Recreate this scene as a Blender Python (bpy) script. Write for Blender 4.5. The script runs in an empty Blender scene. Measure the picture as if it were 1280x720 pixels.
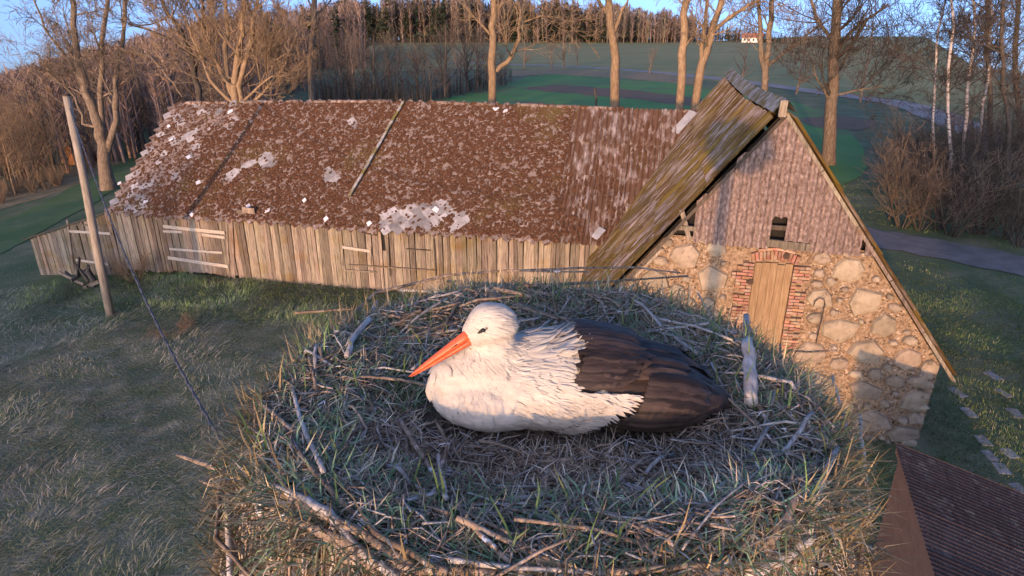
import bpy, bmesh, math, random
import numpy as np
from mathutils import Vector, Matrix, noise
from mathutils.bvhtree import BVHTree

R = random.Random(7)
NR = np.random.default_rng(7)
SC = bpy.context.scene
COL = SC.collection
rad = math.radians

# ------------------------------------------------------------------ camera
FPX, PITCH, H = 800.0, rad(22.0), 9.0
cam = bpy.data.cameras.new('Camera')
cam.sensor_width = 36.0
cam.lens = 36.0 * FPX / 1280.0
cam.clip_start, cam.clip_end = 0.05, 6000
camo = bpy.data.objects.new('Camera', cam)
camo.location = (0, 0, H)
camo.rotation_euler = (rad(90) - PITCH, 0, 0)
COL.objects.link(camo)
SC.camera = camo

# ------------------------------------------------------------------ sky and sun
SUN_AZ, SUN_EL = rad(20.5), rad(5.0)          # the light travels towards this azimuth (from +Y to +X)
world = bpy.data.worlds.new('World')
SC.world = world
world.use_nodes = True
wt = world.node_tree
sky = wt.nodes.new('ShaderNodeTexSky')
sky.sky_type = 'NISHITA'
sky.sun_disc = False
sky.sun_elevation = SUN_EL
sky.sun_rotation = SUN_AZ + math.pi
sky.air_density, sky.dust_density, sky.ozone_density = 0.5, 4.2, 2.2
tcw = wt.nodes.new('ShaderNodeTexCoord')                # the land falls away on both sides: let the sky reach a little below eye level
dip = wt.nodes.new('ShaderNodeVectorMath'); dip.operation = 'ADD'; dip.inputs[1].default_value = (0, 0, 0.12)
nrm = wt.nodes.new('ShaderNodeVectorMath'); nrm.operation = 'NORMALIZE'
wt.links.new(tcw.outputs['Generated'], dip.inputs[0]); wt.links.new(dip.outputs[0], nrm.inputs[0]); wt.links.new(nrm.outputs[0], sky.inputs['Vector'])
tint = wt.nodes.new('ShaderNodeMixRGB'); tint.blend_type = 'MULTIPLY'; tint.inputs[0].default_value = 1.0
tint.inputs[2].default_value = (1.02, 0.92, 0.98, 1)          # the lilac cast of the evening air
wt.links.new(sky.outputs['Color'], tint.inputs[1]); wt.links.new(tint.outputs[0], wt.nodes['Background'].inputs['Color'])
wt.nodes['Background'].inputs['Strength'].default_value = 0.15
sun = bpy.data.lights.new('Sun', 'SUN')
sun.energy, sun.angle, sun.color = 1.02, rad(0.8), (1.0, 0.53, 0.23)
suno = bpy.data.objects.new('Sun', sun)
sd = Vector((math.sin(SUN_AZ) * math.cos(SUN_EL), math.cos(SUN_AZ) * math.cos(SUN_EL), -math.sin(SUN_EL)))
suno.rotation_euler = sd.to_track_quat('-Z', 'Y').to_euler()
suno.location = (-20, -50, 30)
COL.objects.link(suno)
SC.view_settings.view_transform = 'Standard'
SC.view_settings.look = 'None'
SC.view_settings.gamma = 1.0
SC.view_settings.use_curve_mapping = False
SC.view_settings.exposure = 2.45

# ------------------------------------------------------------------ pixel helpers (photo is 1280 x 720)
cP, sP = math.cos(PITCH), math.sin(PITCH)
def ray(x, y):
    u, v = (x - 640) / FPX, (y - 360) / FPX
    return Vector((u, cP - v * sP, -sP - v * cP))
CREST = [(-40, 300), (-22, 300), (-20, 660), (15, 660), (18, 600), (22, 470), (25, 335), (28, 300), (30, 235), (38, 170), (60, 170)]   # azimuth in degrees, metres to the crest
def crest(az):
    az = math.degrees(az)
    if az <= -40 or az >= 60: return 300 if az < 0 else 170
    for (a, ra), (b, rb) in zip(CREST, CREST[1:]):
        if az <= b: return ra + (rb - ra) * (az - a) / (b - a)
    return 170
def base_z(X, Y): return -0.09 * min(max(-13.0 - X - 0.36 * max(0.0, Y - 60.0), 0.0), 87.0)
def terrain(X, Y):
    z = base_z(X, Y)
    r = math.hypot(X, Y)
    if r > 165:
        rc = crest(math.atan2(X, Y))
        if r > rc: z -= (r - rc) * 0.06
    return z
def at_z(x, y, z):
    d = ray(x, y); return Vector((0, 0, H)) + d * ((z - H) / d.z)
def ground_at(x, y, far=700):
    d = ray(x, y)
    if d.z > -1e-3: t = far
    else: t = min(-H / d.z, far)
    for _ in range(12):
        p = d * t
        if d.z < -1e-3: t = min((terrain(p.x, p.y) - H) / d.z, far)
    p = Vector((0, 0, H)) + d * t
    p.z = terrain(p.x, p.y)
    return p
def on_y(x, y, Y):
    d = ray(x, y); return Vector((0, 0, H)) + d * (Y / d.y)
AX = Vector((0.97682, -0.21405, 0)); NX = Vector((0.21405, 0.97682, 0))   # barn axis and its depth direction
BROT = math.atan2(AX.y, AX.x)
def on_q(x, y, q):                     # pixel -> (s, z) on the barn plane at depth q
    d = ray(x, y); t = q / d.dot(NX); p = d * t
    return p.dot(AX), p.z + H
def B(s, q, z): return AX * s + NX * q + Vector((0, 0, z))

# ------------------------------------------------------------------ object helpers
def tag(o, label=None, cat=None, group=None, kind=None):
    if label: o['label'] = label
    if cat: o['category'] = cat
    if group: o['group'] = group
    if kind: o['kind'] = kind
    return o
def link(o, parent=None):
    COL.objects.link(o)
    if parent is not None: o.parent = parent
    return o
def empty(name, loc=(0, 0, 0), rz=0, parent=None):
    o = bpy.data.objects.new(name, None); o.empty_display_size = 0.1
    o.location = loc; o.rotation_euler = (0, 0, rz)
    return link(o, parent)
def new_mesh(name, v, f, mat=None, smooth=False):
    me = bpy.data.meshes.new(name)
    me.from_pydata([tuple(p) for p in v], [], f)
    if mat: me.materials.append(mat)
    if smooth: me.polygons.foreach_set('use_smooth', [True] * len(me.polygons))
    me.update()
    return me
def obj(name, me, parent=None, loc=(0, 0, 0), rot=(0, 0, 0), scale=(1, 1, 1)):
    o = bpy.data.objects.new(name, me)
    o.location = loc; o.rotation_euler = rot; o.scale = scale
    return link(o, parent)
def fast_mesh(name, V, T, mat, col=None, smooth=False):
    """V (n,3) float, T (m,3) int"""
    me = bpy.data.meshes.new(name)
    V = np.ascontiguousarray(V, np.float32); T = np.ascontiguousarray(T, np.int32)
    me.vertices.add(len(V)); me.vertices.foreach_set('co', V.ravel())
    me.loops.add(T.size); me.loops.foreach_set('vertex_index', T.ravel())
    me.polygons.add(len(T)); me.polygons.foreach_set('loop_start', np.arange(0, T.size, 3, dtype=np.int32))
    if smooth: me.polygons.foreach_set('use_smooth', np.ones(len(T), bool))
    if col is not None:
        a = me.attributes.new('Col', 'FLOAT_COLOR', 'POINT')
        c = np.ones((len(V), 4), np.float32); c[:, :3] = col
        a.data.foreach_set('color', c.ravel())
    me.materials.append(mat)
    me.update(calc_edges=True)
    return me
class MB:
    def __init__(s): s.v = []; s.f = []
    def box(s, x0, x1, y0, y1, z0, z1):
        n = len(s.v)
        s.v += [(x0, y0, z0), (x1, y0, z0), (x1, y1, z0), (x0, y1, z0), (x0, y0, z1), (x1, y0, z1), (x1, y1, z1), (x0, y1, z1)]
        s.f += [tuple(n + i for i in q) for q in ((0, 3, 2, 1), (4, 5, 6, 7), (0, 1, 5, 4), (1, 2, 6, 5), (2, 3, 7, 6), (3, 0, 4, 7))]
        return s
    def tube(s, pts, radii, sides=6, cap=True):
        pts = [Vector(p) for p in pts]; n0 = len(s.v)
        ref = Vector((0.31, 0.17, 0.94))
        for i, p in enumerate(pts):
            d = (pts[min(i + 1, len(pts) - 1)] - pts[max(i - 1, 0)]).normalized()
            a = d.cross(ref)
            if a.length < 0.15: a = d.cross(Vector((1, 0, 0)))
            a.normalize(); b = d.cross(a)
            for k in range(sides):
                t = 2 * math.pi * k / sides
                s.v.append(tuple(p + (a * math.cos(t) + b * math.sin(t)) * radii[i]))
        for i in range(len(pts) - 1):
            for k in range(sides):
                k2 = (k + 1) % sides
                s.f.append((n0 + i * sides + k, n0 + i * sides + k2, n0 + (i + 1) * sides + k2, n0 + (i + 1) * sides + k))
        if cap:
            s.f.append(tuple(n0 + k for k in range(sides))[::-1])
            s.f.append(tuple(n0 + (len(pts) - 1) * sides + k for k in range(sides)))
        return s
    def mesh(s, name, mat, smooth=False): return new_mesh(name, s.v, s.f, mat, smooth)

# ------------------------------------------------------------------ materials
def mat(name, ramp, scale=3.0, detail=6, stretch=(1, 1, 1), coord='pos', rough=0.9, bump=0.3, bscale=None,
        rand=0.0, hue=0.0, attr=False, spec=0.2, layers=(), bdist=0.02):
    """noise through a colour ramp; layers = [(colour, scale, lo, hi, stretch)] spots of another colour on top"""
    m = bpy.data.materials.new(name); m.use_nodes = True
    nt = m.node_tree; N = nt.nodes; L = nt.links
    bs = N['Principled BSDF']; bs.inputs['Roughness'].default_value = rough
    bs.inputs['Specular IOR Level'].default_value = spec
    if coord == 'pos':
        src = N.new('ShaderNodeNewGeometry').outputs['Position']
    else:
        src = N.new('ShaderNodeTexCoord').outputs['Object']
    info = N.new('ShaderNodeObjectInfo')
    def mapped(st, off=0.0):
        mp = N.new('ShaderNodeMapping'); mp.inputs['Scale'].default_value = st
        if coord == 'obj':
            ml = N.new('ShaderNodeMath'); ml.operation = 'MULTIPLY'; ml.inputs[1].default_value = 57.0 + off
            L.new(info.outputs['Random'], ml.inputs[0])
            cb = N.new('ShaderNodeCombineXYZ')
            for k in range(3): L.new(ml.outputs[0], cb.inputs[k])
            L.new(cb.outputs[0], mp.inputs['Location'])
        else: mp.inputs['Location'].default_value = (off, off, off)
        L.new(src, mp.inputs['Vector']); return mp.outputs[0]
    nz = N.new('ShaderNodeTexNoise'); nz.inputs['Scale'].default_value = scale; nz.inputs['Detail'].default_value = detail
    nz.inputs['Roughness'].default_value = 0.62
    L.new(mapped(stretch), nz.inputs['Vector'])
    cr = N.new('ShaderNodeValToRGB'); el = cr.color_ramp.elements
    while len(el) < len(ramp): el.new(0.5)
    for e, (p, c) in zip(el, ramp): e.position = p; e.color = (*c, 1)
    L.new(nz.outputs['Fac'], cr.inputs[0])
    c = cr.outputs[0]
    for i, (lc, ls, lo, hi, lst) in enumerate(layers):
        n2 = N.new('ShaderNodeTexNoise'); n2.inputs['Scale'].default_value = ls; n2.inputs['Detail'].default_value = 5
        n2.inputs['Roughness'].default_value = 0.6
        L.new(mapped(lst, 3.7 * (i + 1)), n2.inputs['Vector'])
        mr = N.new('ShaderNodeMapRange'); mr.inputs[1].default_value = lo; mr.inputs[2].default_value = hi
        L.new(n2.outputs['Fac'], mr.inputs[0])
        mx = N.new('ShaderNodeMixRGB'); mx.inputs[2].default_value = (*lc, 1)
        L.new(mr.outputs[0], mx.inputs[0]); L.new(c, mx.inputs[1]); c = mx.outputs[0]
    if attr:
        at = N.new('ShaderNodeAttribute'); at.attribute_name = 'Col'
        mx = N.new('ShaderNodeMixRGB'); mx.blend_type = 'MULTIPLY'; mx.inputs[0].default_value = 1
        L.new(c, mx.inputs[1]); L.new(at.outputs['Color'], mx.inputs[2]); c = mx.outputs[0]
    if rand or hue:
        hs = N.new('ShaderNodeHueSaturation')
        mr = N.new('ShaderNodeMapRange'); mr.inputs[3].default_value = 1 - rand; mr.inputs[4].default_value = 1 + rand
        L.new(info.outputs['Random'], mr.inputs[0]); L.new(mr.outputs[0], hs.inputs['Value'])
        if hue:
            ml = N.new('ShaderNodeMath'); ml.operation = 'MULTIPLY'; ml.inputs[1].default_value = 7.31
            fr = N.new('ShaderNodeMath'); fr.operation = 'FRACT'
            L.new(info.outputs['Random'], ml.inputs[0]); L.new(ml.outputs[0], fr.inputs[0])
            m2 = N.new('ShaderNodeMapRange'); m2.inputs[3].default_value = 0.5 - hue; m2.inputs[4].default_value = 0.5 + hue
            L.new(fr.outputs[0], m2.inputs[0]); L.new(m2.outputs[0], hs.inputs['Hue'])
        L.new(c, hs.inputs['Color']); c = hs.outputs[0]
    L.new(c, bs.inputs['Base Color'])
    if bump:
        b = N.new('ShaderNodeBump'); b.inputs['Strength'].default_value = bump; b.inputs['Distance'].default_value = bdist
        if bscale:
            n3 = N.new('ShaderNodeTexNoise'); n3.inputs['Scale'].default_value = bscale; n3.inputs['Detail'].default_value = 4
            L.new(mapped(stretch, 1.1), n3.inputs['Vector']); L.new(n3.outputs['Fac'], b.inputs['Height'])
        else: L.new(nz.outputs['Fac'], b.inputs['Height'])
        L.new(b.outputs[0], bs.inputs['Normal'])
    return m
M = {}
M['ground'] = mat('ground_grass', [(0.3, (0.06, 0.095, 0.04)), (0.5, (0.10, 0.125, 0.06)), (0.7, (0.19, 0.175, 0.11))], 0.35, 10, bump=0.6, bscale=9, bdist=0.08)
M['meadow'] = mat('matted_meadow', [(0.3, (0.07, 0.095, 0.04)), (0.5, (0.13, 0.14, 0.08)), (0.68, (0.24, 0.22, 0.15))], 1.1, 10, bump=0.7, bscale=14, bdist=0.05)
M['field'] = mat('green_field', [(0.3, (0.065, 0.175, 0.04)), (0.7, (0.1, 0.22, 0.06))], 0.15, 8, bump=0.2, bscale=2, layers=[((0.11, 0.13, 0.06), 0.09, 0.5, 0.62, (1, 1, 1))])
M['strip'] = mat('short_meadow', [(0.3, (0.06, 0.11, 0.035)), (0.55, (0.085, 0.135, 0.05)), (0.75, (0.17, 0.155, 0.09))], 0.5, 9, bump=0.4, bscale=8, bdist=0.05)
M['plough'] = mat('ploughed_soil', [(0.3, (0.11, 0.075, 0.045)), (0.7, (0.16, 0.115, 0.07))], 0.4, 8, stretch=(1, 4, 1), bump=0.3)
M['pasture'] = mat('pasture', [(0.3, (0.16, 0.175, 0.06)), (0.55, (0.22, 0.21, 0.08)), (0.75, (0.31, 0.265, 0.12))], 0.03, 9, stretch=(1, 2.5, 1), bump=0.2, bscale=1)
M['straw'] = mat('dry_grass', [(0.3, (0.15, 0.12, 0.06)), (0.6, (0.26, 0.2, 0.11)), (0.8, (0.1, 0.12, 0.05))], 0.9, 9, bump=0.5, bscale=8, bdist=0.08)
M['asphalt'] = mat('road_surface', [(0.35, (0.12, 0.115, 0.11)), (0.65, (0.18, 0.17, 0.165))], 1.3, 9, bump=0.15, bscale=30)
M['gravel'] = mat('pale_road', [(0.35, (0.2, 0.185, 0.17)), (0.65, (0.28, 0.255, 0.235))], 0.3, 8, bump=0.1)
WOODR = [(0.25, (0.07, 0.058, 0.046)), (0.45, (0.165, 0.138, 0.108)), (0.62, (0.25, 0.21, 0.165)), (0.8, (0.33, 0.28, 0.22))]
M['wood'] = mat('weathered_wood', WOODR, 9, 8, stretch=(3.2, 3.2, 0.25), rough=0.85, bump=0.5, rand=0.42, hue=0.02,
                layers=[((0.035, 0.03, 0.024), 14, 0.56, 0.70, (3, 3, 0.12)), ((0.16, 0.11, 0.05), 1.1, 0.52, 0.72, (1, 1, 1.5))])
M['wood_light'] = mat('bleached_batten', [(0.3, (0.28, 0.25, 0.21)), (0.7, (0.46, 0.41, 0.35))], 8, 6, stretch=(0.6, 0.6, 5), rough=0.85, bump=0.3, rand=0.12)
M['wood_dark'] = mat('dark_wood', [(0.3, (0.04, 0.033, 0.027)), (0.7, (0.10, 0.08, 0.06))], 8, 6, stretch=(3, 3, 0.3), bump=0.3, rand=0.2)
M['wood_door'] = mat('olive_planks', [(0.3, (0.17, 0.11, 0.06)), (0.55, (0.25, 0.17, 0.095)), (0.75, (0.33, 0.24, 0.15))], 9, 6, stretch=(3, 3, 0.3), bump=0.3, rand=0.12)
M['void'] = mat('interior_shade', [(0.3, (0.012, 0.011, 0.01)), (0.7, (0.025, 0.022, 0.02))], 3, 3, bump=0)  # shade of the closed inside, put into a near-black colour
M['tile'] = mat('slate_tile', [(0.3, (0.12, 0.09, 0.075)), (0.55, (0.2, 0.16, 0.14)), (0.75, (0.33, 0.285, 0.26))], 7, 7, coord='obj', rough=0.9, bump=0.3, rand=0.25,
                layers=[((0.085, 0.042, 0.022), 6.0, 0.5, 0.56, (1, 1, 1))])
M['tile_mass'] = mat('slate_tile_mass', [(0.3, (0.12, 0.09, 0.075)), (0.55, (0.2, 0.16, 0.14)), (0.75, (0.33, 0.285, 0.26))], 7, 7, rough=0.9, bump=0.3,
                layers=[((0.085, 0.042, 0.022), 6.0, 0.5, 0.56, (1, 1, 1))])
M['tile_clean'] = mat('bare_grey_slate', [(0.3, (0.17, 0.165, 0.165)), (0.7, (0.34, 0.33, 0.335))], 6, 6, coord='obj', bump=0.2, rand=0.35)
M['tile_white'] = mat('pale_slate', [(0.3, (0.55, 0.54, 0.55)), (0.7, (0.72, 0.71, 0.72))], 9, 5, coord='obj', bump=0.15, rand=0.1)
M['moss'] = mat('rust_moss', [(0.25, (0.04, 0.02, 0.012)), (0.5, (0.083, 0.041, 0.023)), (0.72, (0.125, 0.064, 0.034))], 9, 9, rough=1, bump=0.9, bscale=45, bdist=0.03,
                layers=[((0.11, 0.085, 0.03), 0.45, 0.55, 0.75, (1, 1, 1))])
M['moss_y'] = mat('olive_moss', [(0.25, (0.05, 0.04, 0.012)), (0.55, (0.12, 0.085, 0.022)), (0.75, (0.17, 0.12, 0.035))], 9, 9, rough=1, bump=0.9, bscale=45, bdist=0.03)
M['sheet'] = mat('asbestos_sheet', [(0.3, (0.13, 0.105, 0.095)), (0.5, (0.25, 0.21, 0.195)), (0.7, (0.42, 0.37, 0.35))], 5, 9, stretch=(2.0, 0.6, 1), coord='obj', rough=0.92, bump=0.4, rand=0.12,
                 layers=[((0.10, 0.056, 0.036), 3.2, 0.36, 0.52, (1.4, 0.6, 1))])
M['sheet_m'] = mat('mossy_sheet', [(0.3, (0.12, 0.095, 0.085)), (0.5, (0.24, 0.2, 0.19)), (0.7, (0.40, 0.35, 0.33))], 5, 9, stretch=(3.2, 0.45, 1), coord='obj', rough=0.95, bump=0.5, rand=0.15,
                 layers=[((0.10, 0.062, 0.02), 2.4, 0.40, 0.54, (1.7, 0.45, 1)), ((0.16, 0.115, 0.025), 1.2, 0.50, 0.64, (1.5, 0.5, 1))])
M['clad'] = mat('gable_sheet', [(0.3, (0.085, 0.06, 0.052)), (0.5, (0.17, 0.128, 0.115)), (0.7, (0.30, 0.245, 0.225))], 14, 9, stretch=(1.2, 1.2, 0.8), rough=0.92, bump=0.4, rand=0.1,
                 layers=[((0.08, 0.05, 0.035), 7, 0.56, 0.68, (1.6, 1.6, 0.8))])
M['ridge'] = mat('ridge_capping', [(0.3, (0.2, 0.2, 0.195)), (0.7, (0.36, 0.36, 0.36))], 5, 7, bump=0.3, rand=0.15,
                 layers=[((0.13, 0.11, 0.035), 3, 0.42, 0.58, (1, 1, 1))])
M['metal'] = mat('zinc_flashing', [(0.3, (0.22, 0.225, 0.24)), (0.7, (0.36, 0.365, 0.38))], 3, 5, rough=0.5, bump=0.1)
M['mortar'] = mat('lime_mortar', [(0.3, (0.12, 0.08, 0.05)), (0.5, (0.24, 0.17, 0.11)), (0.7, (0.36, 0.28, 0.2))], 11, 9, rough=0.95, bump=0.9, bscale=22, bdist=0.05,
                  layers=[((0.05, 0.036, 0.026), 16, 0.57, 0.64, (1, 1, 1))])
M['stone'] = mat('fieldstone', [(0.25, (0.16, 0.125, 0.09)), (0.5, (0.25, 0.205, 0.15)), (0.75, (0.34, 0.285, 0.215))], 4.5, 9, coord='pos', rough=0.9, bump=0.6, bscale=14, rand=0.22, hue=0.008,
                 layers=[((0.12, 0.095, 0.075), 9, 0.58, 0.7, (1, 1, 1))])
M['pebble'] = mat('chinking_stone', [(0.36, (0.05, 0.034, 0.024)), (0.46, (0.2, 0.145, 0.1)), (0.62, (0.42, 0.34, 0.26))], 16, 3, rough=0.9, bump=0.4)
M['brick'] = mat('red_brick', [(0.3, (0.2, 0.095, 0.058)), (0.7, (0.33, 0.18, 0.12))], 9, 6, rough=0.9, bump=0.4, rand=0.3, hue=0.02,
                 layers=[((0.29, 0.22, 0.16), 6, 0.46, 0.6, (1, 1, 1))])
M['iron'] = mat('rusty_iron', [(0.3, (0.03, 0.022, 0.018)), (0.7, (0.08, 0.05, 0.035))], 20, 5, rough=0.7, bump=0.2)
M['cable'] = mat('aerial_cable', [(0.3, (0.02, 0.022, 0.028)), (0.7, (0.09, 0.095, 0.11))], 14, 2, rough=0.5, bump=0)
M['pole'] = mat('grey_pole', [(0.3, (0.15, 0.13, 0.105)), (0.7, (0.34, 0.3, 0.25))], 7, 7, stretch=(4, 4, 0.3), bump=0.4)
M['bark'] = mat('grey_brown_bark', [(0.3, (0.075, 0.058, 0.042)), (0.5, (0.15, 0.118, 0.088)), (0.72, (0.26, 0.21, 0.165))], 5, 8, stretch=(2.5, 2.5, 0.6), rough=0.95, bump=0.8, bdist=0.05, rand=0.12)
M['bark_d'] = mat('dark_bark', [(0.3, (0.035, 0.03, 0.026)), (0.7, (0.1, 0.085, 0.07))], 5, 7, stretch=(2, 2, 0.6), rough=0.95, bump=0.5, rand=0.2)
M['bark_t'] = mat('tan_bark', [(0.3, (0.13, 0.09, 0.055)), (0.7, (0.29, 0.21, 0.13))], 5, 7, stretch=(2, 2, 0.6), rough=0.95, bump=0.5, rand=0.15)
M['birch'] = mat('birch_bark', [(0.36, (0.05, 0.045, 0.04)), (0.44, (0.32, 0.28, 0.26)), (0.7, (0.46, 0.42, 0.4))], 3.5, 6, stretch=(0.8, 0.8, 3), rough=0.85, bump=0.2)
M['wood_mass'] = mat('leafless_wood', [(0.3, (0.62, 0.62, 0.62)), (0.7, (1.2, 1.2, 1.2))], 0.05, 5, bump=0, attr=True)
M['blade'] = mat('grass_blade', [(0.3, (0.7, 0.7, 0.7)), (0.7, (1.25, 1.25, 1.25))], 6, 4, rough=0.75, bump=0, attr=True, spec=0.25)
M['soil'] = mat('nest_lining', [(0.3, (0.05, 0.038, 0.028)), (0.5, (0.11, 0.086, 0.062)), (0.72, (0.2, 0.16, 0.115))], 22, 9, rough=1, bump=1, bscale=55, bdist=0.03)
M['stick'] = mat('dead_stick', [(0.3, (0.11, 0.082, 0.06)), (0.55, (0.25, 0.19, 0.14)), (0.75, (0.42, 0.36, 0.3))], 30, 7, stretch=(1, 1, 1), rough=0.9, bump=0.5, rand=0.35, bdist=0.005, layers=[((0.05, 0.036, 0.026), 40, 0.56, 0.66, (1, 1, 1)), ((0.6, 0.59, 0.6), 14, 0.62, 0.66, (1, 1, 1))])
M['stick_g'] = mat('grey_bare_stick', [(0.3, (0.2, 0.18, 0.16)), (0.5, (0.36, 0.33, 0.3)), (0.75, (0.56, 0.53, 0.5))], 45, 7, stretch=(1, 0.22, 1), rough=0.9, bump=0.7, rand=0.15, bdist=0.006,
                   layers=[((0.06, 0.05, 0.04), 60, 0.58, 0.68, (1, 0.12, 1))])
M['white_f'] = mat('white_feather', [(0.3, (0.34, 0.315, 0.275)), (0.7, (0.47, 0.445, 0.40))], 18, 5, stretch=(0.5, 2, 2), rough=0.85, bump=0.25, bscale=120, bdist=0.003, spec=0.15)
M['black_f'] = mat('black_feather', [(0.3, (0.017, 0.012, 0.0105)), (0.7, (0.05, 0.035, 0.028))], 40, 6, stretch=(0.3, 2, 2), rough=0.6, bump=0.35, bscale=220, bdist=0.002, rand=0.65, spec=0.25)  # random tone per feather stands in for shading by its angle
M['bill'] = mat('orange_red_bill', [(0.3, (0.40, 0.062, 0.022)), (0.7, (0.55, 0.11, 0.038))], 30, 4, rough=0.42, bump=0.15, bdist=0.002, spec=0.4, layers=[((0.30, 0.07, 0.035), 45, 0.5, 0.75, (1, 1, 1)), ((0.6, 0.2, 0.07), 12, 0.55, 0.8, (1, 1, 1))])
M['eye'] = mat('black_eye', [(0.3, (0.006, 0.006, 0.006)), (0.7, (0.012, 0.011, 0.01))], 9, 2, rough=0.12, bump=0, spec=0.6)
M['plywood'] = mat('brown_board', [(0.3, (0.26, 0.13, 0.075)), (0.7, (0.36, 0.19, 0.115))], 3, 6, stretch=(1, 1, 3), rough=0.8, bump=0.15)
M['brownroof'] = mat('brown_corrugated', [(0.3, (0.045, 0.03, 0.026)), (0.7, (0.085, 0.06, 0.052))], 4, 7, coord='obj', stretch=(1, 4, 1), rough=0.85, bump=0.3, rand=0.22, layers=[((0.14, 0.12, 0.1), 5, 0.58, 0.72, (1, 1, 1))])
M['slab'] = mat('pale_slab', [(0.3, (0.2, 0.195, 0.19)), (0.7, (0.32, 0.31, 0.3))], 5, 6, bump=0.3, rand=0.15)
M['render_w'] = mat('house_wall', [(0.3, (0.6, 0.55, 0.5)), (0.7, (0.7, 0.66, 0.6))], 1, 4, bump=0)
M['house_roof'] = mat('house_roof', [(0.3, (0.24, 0.1, 0.07)), (0.7, (0.34, 0.16, 0.11))], 1, 4, bump=0)
M['glass'] = mat('window_glass', [(0.3, (0.03, 0.04, 0.05)), (0.7, (0.05, 0.06, 0.07))], 1, 2, rough=0.1, bump=0, spec=0.5)
M['hut'] = mat('red_brown_boards', [(0.3, (0.2, 0.09, 0.045)), (0.7, (0.33, 0.17, 0.08))], 6, 6, stretch=(3, 3, 0.4), bump=0.3, rand=0.15)

# ================================================================== SETTING
def sheet_poly(name, pts, m, off, parent=None):
    """a polygon draped on the terrain"""
    bm = bmesh.new()
    bm.faces.new([bm.verts.new((p[0], p[1], 0)) for p in pts])
    for co, no in (((-13, 0, 0), (1, 0, 0)), ((-100, 0, 0), (1, 0, 0)), ((0, 60, 0), (0, 1, 0)), ((-13, 60, 0), (1, .36, 0)), ((-100, 60, 0), (1, .36, 0))):
        bmesh.ops.bisect_plane(bm, geom=bm.verts[:] + bm.edges[:] + bm.faces[:], plane_co=co, plane_no=no)
    for v in bm.verts: v.co.z = base_z(v.co.x, v.co.y) + off
    bmesh.ops.recalc_face_normals(bm, faces=bm.faces)
    bmesh.ops.triangulate(bm, faces=bm.faces[:])
    for f in bm.faces:
        if f.normal.z < 0: f.normal_flip()
    me = bpy.data.meshes.new(name); bm.to_mesh(me); bm.free(); me.materials.append(m)
    o = obj(name, me, parent); o['kind'] = 'structure'
    return o
ring = [(-math.pi + 2 * math.pi * k / 240) for k in range(240)]
sheet_poly('ground', [(math.sin(a) * crest(a), math.cos(a) * crest(a)) for a in ring], M['ground'], 0.0)
gv, gf = [], []
for a in ring:                                        # beyond the crest the land falls away
    for k in (1.0, 1.3, 2.0, 4.0, 9.0):
        X, Y = math.sin(a) * crest(a) * k, math.cos(a) * crest(a) * k
        gv.append((X, Y, terrain(X, Y) if k > 1 else base_z(X, Y)))
for i in range(240):
    for k in range(4):
        a, b = i * 5 + k, ((i + 1) % 240) * 5 + k
        gf.append((a, a + 1, b + 1, b))
tag(obj('far_land', new_mesh('far_land', gv, gf, M['ground'])), kind='structure')
def px_poly(pp): return [ground_at(x, y, 900) for x, y in pp]
def smooth_poly(pp, sub=9):
    out = []
    n = len(pp)
    for i in range(n):
        p0, p1, p2, p3 = (Vector(pp[(i + k - 1) % n]) for k in range(4))
        for j in range(sub):
            t = j / sub
            jx, jy = noise.noise(Vector((i * 3.1 + t * 4, 1, 0))) * 9 * (j > 0), noise.noise(Vector((i * 3.1 + t * 4, 9, 0))) * 1.6 * (j > 0)
            out.append(tuple(Vector((jx, jy)) + 0.5 * ((2 * p1) + (p2 - p0) * t + (2 * p0 - 5 * p1 + 4 * p2 - p3) * t * t + (3 * p1 - p0 - 3 * p2 + p3) * t ** 3)))
    return out
sheet_poly('pasture', px_poly([(440, 92), (560, 86), (690, 87), (840, 96), (1000, 112), (1130, 125), (1230, 150), (1280, 185), (1280, 120), (1150, 74), (1100, 64), (1000, 57), (900, 51), (700, 49), (560, 49), (440, 60)]), M['pasture'], 0.02)
sheet_poly('field', px_poly(smooth_poly([(470, 138), (540, 126), (600, 113), (680, 94), (760, 95), (850, 105), (1000, 130), (1060, 160), (1080, 215), (1000, 240), (900, 200), (700, 150)])), M['field'], 0.03)
sheet_poly('ploughed_strip', px_poly(smooth_poly([(655, 111), (700, 107), (790, 113), (880, 125), (870, 133), (780, 123), (700, 116)])), M['plough'], 0.045)
sheet_poly('ploughed_patch', px_poly(smooth_poly([(1000, 150), (1040, 145), (1092, 152), (1085, 162), (1030, 161)])), M['plough'], 0.045)
sheet_poly('field_verge', px_poly([(640, 88), (690, 86), (860, 94), (880, 108), (780, 98), (690, 93), (640, 96)]), M['straw'], 0.05)
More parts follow.
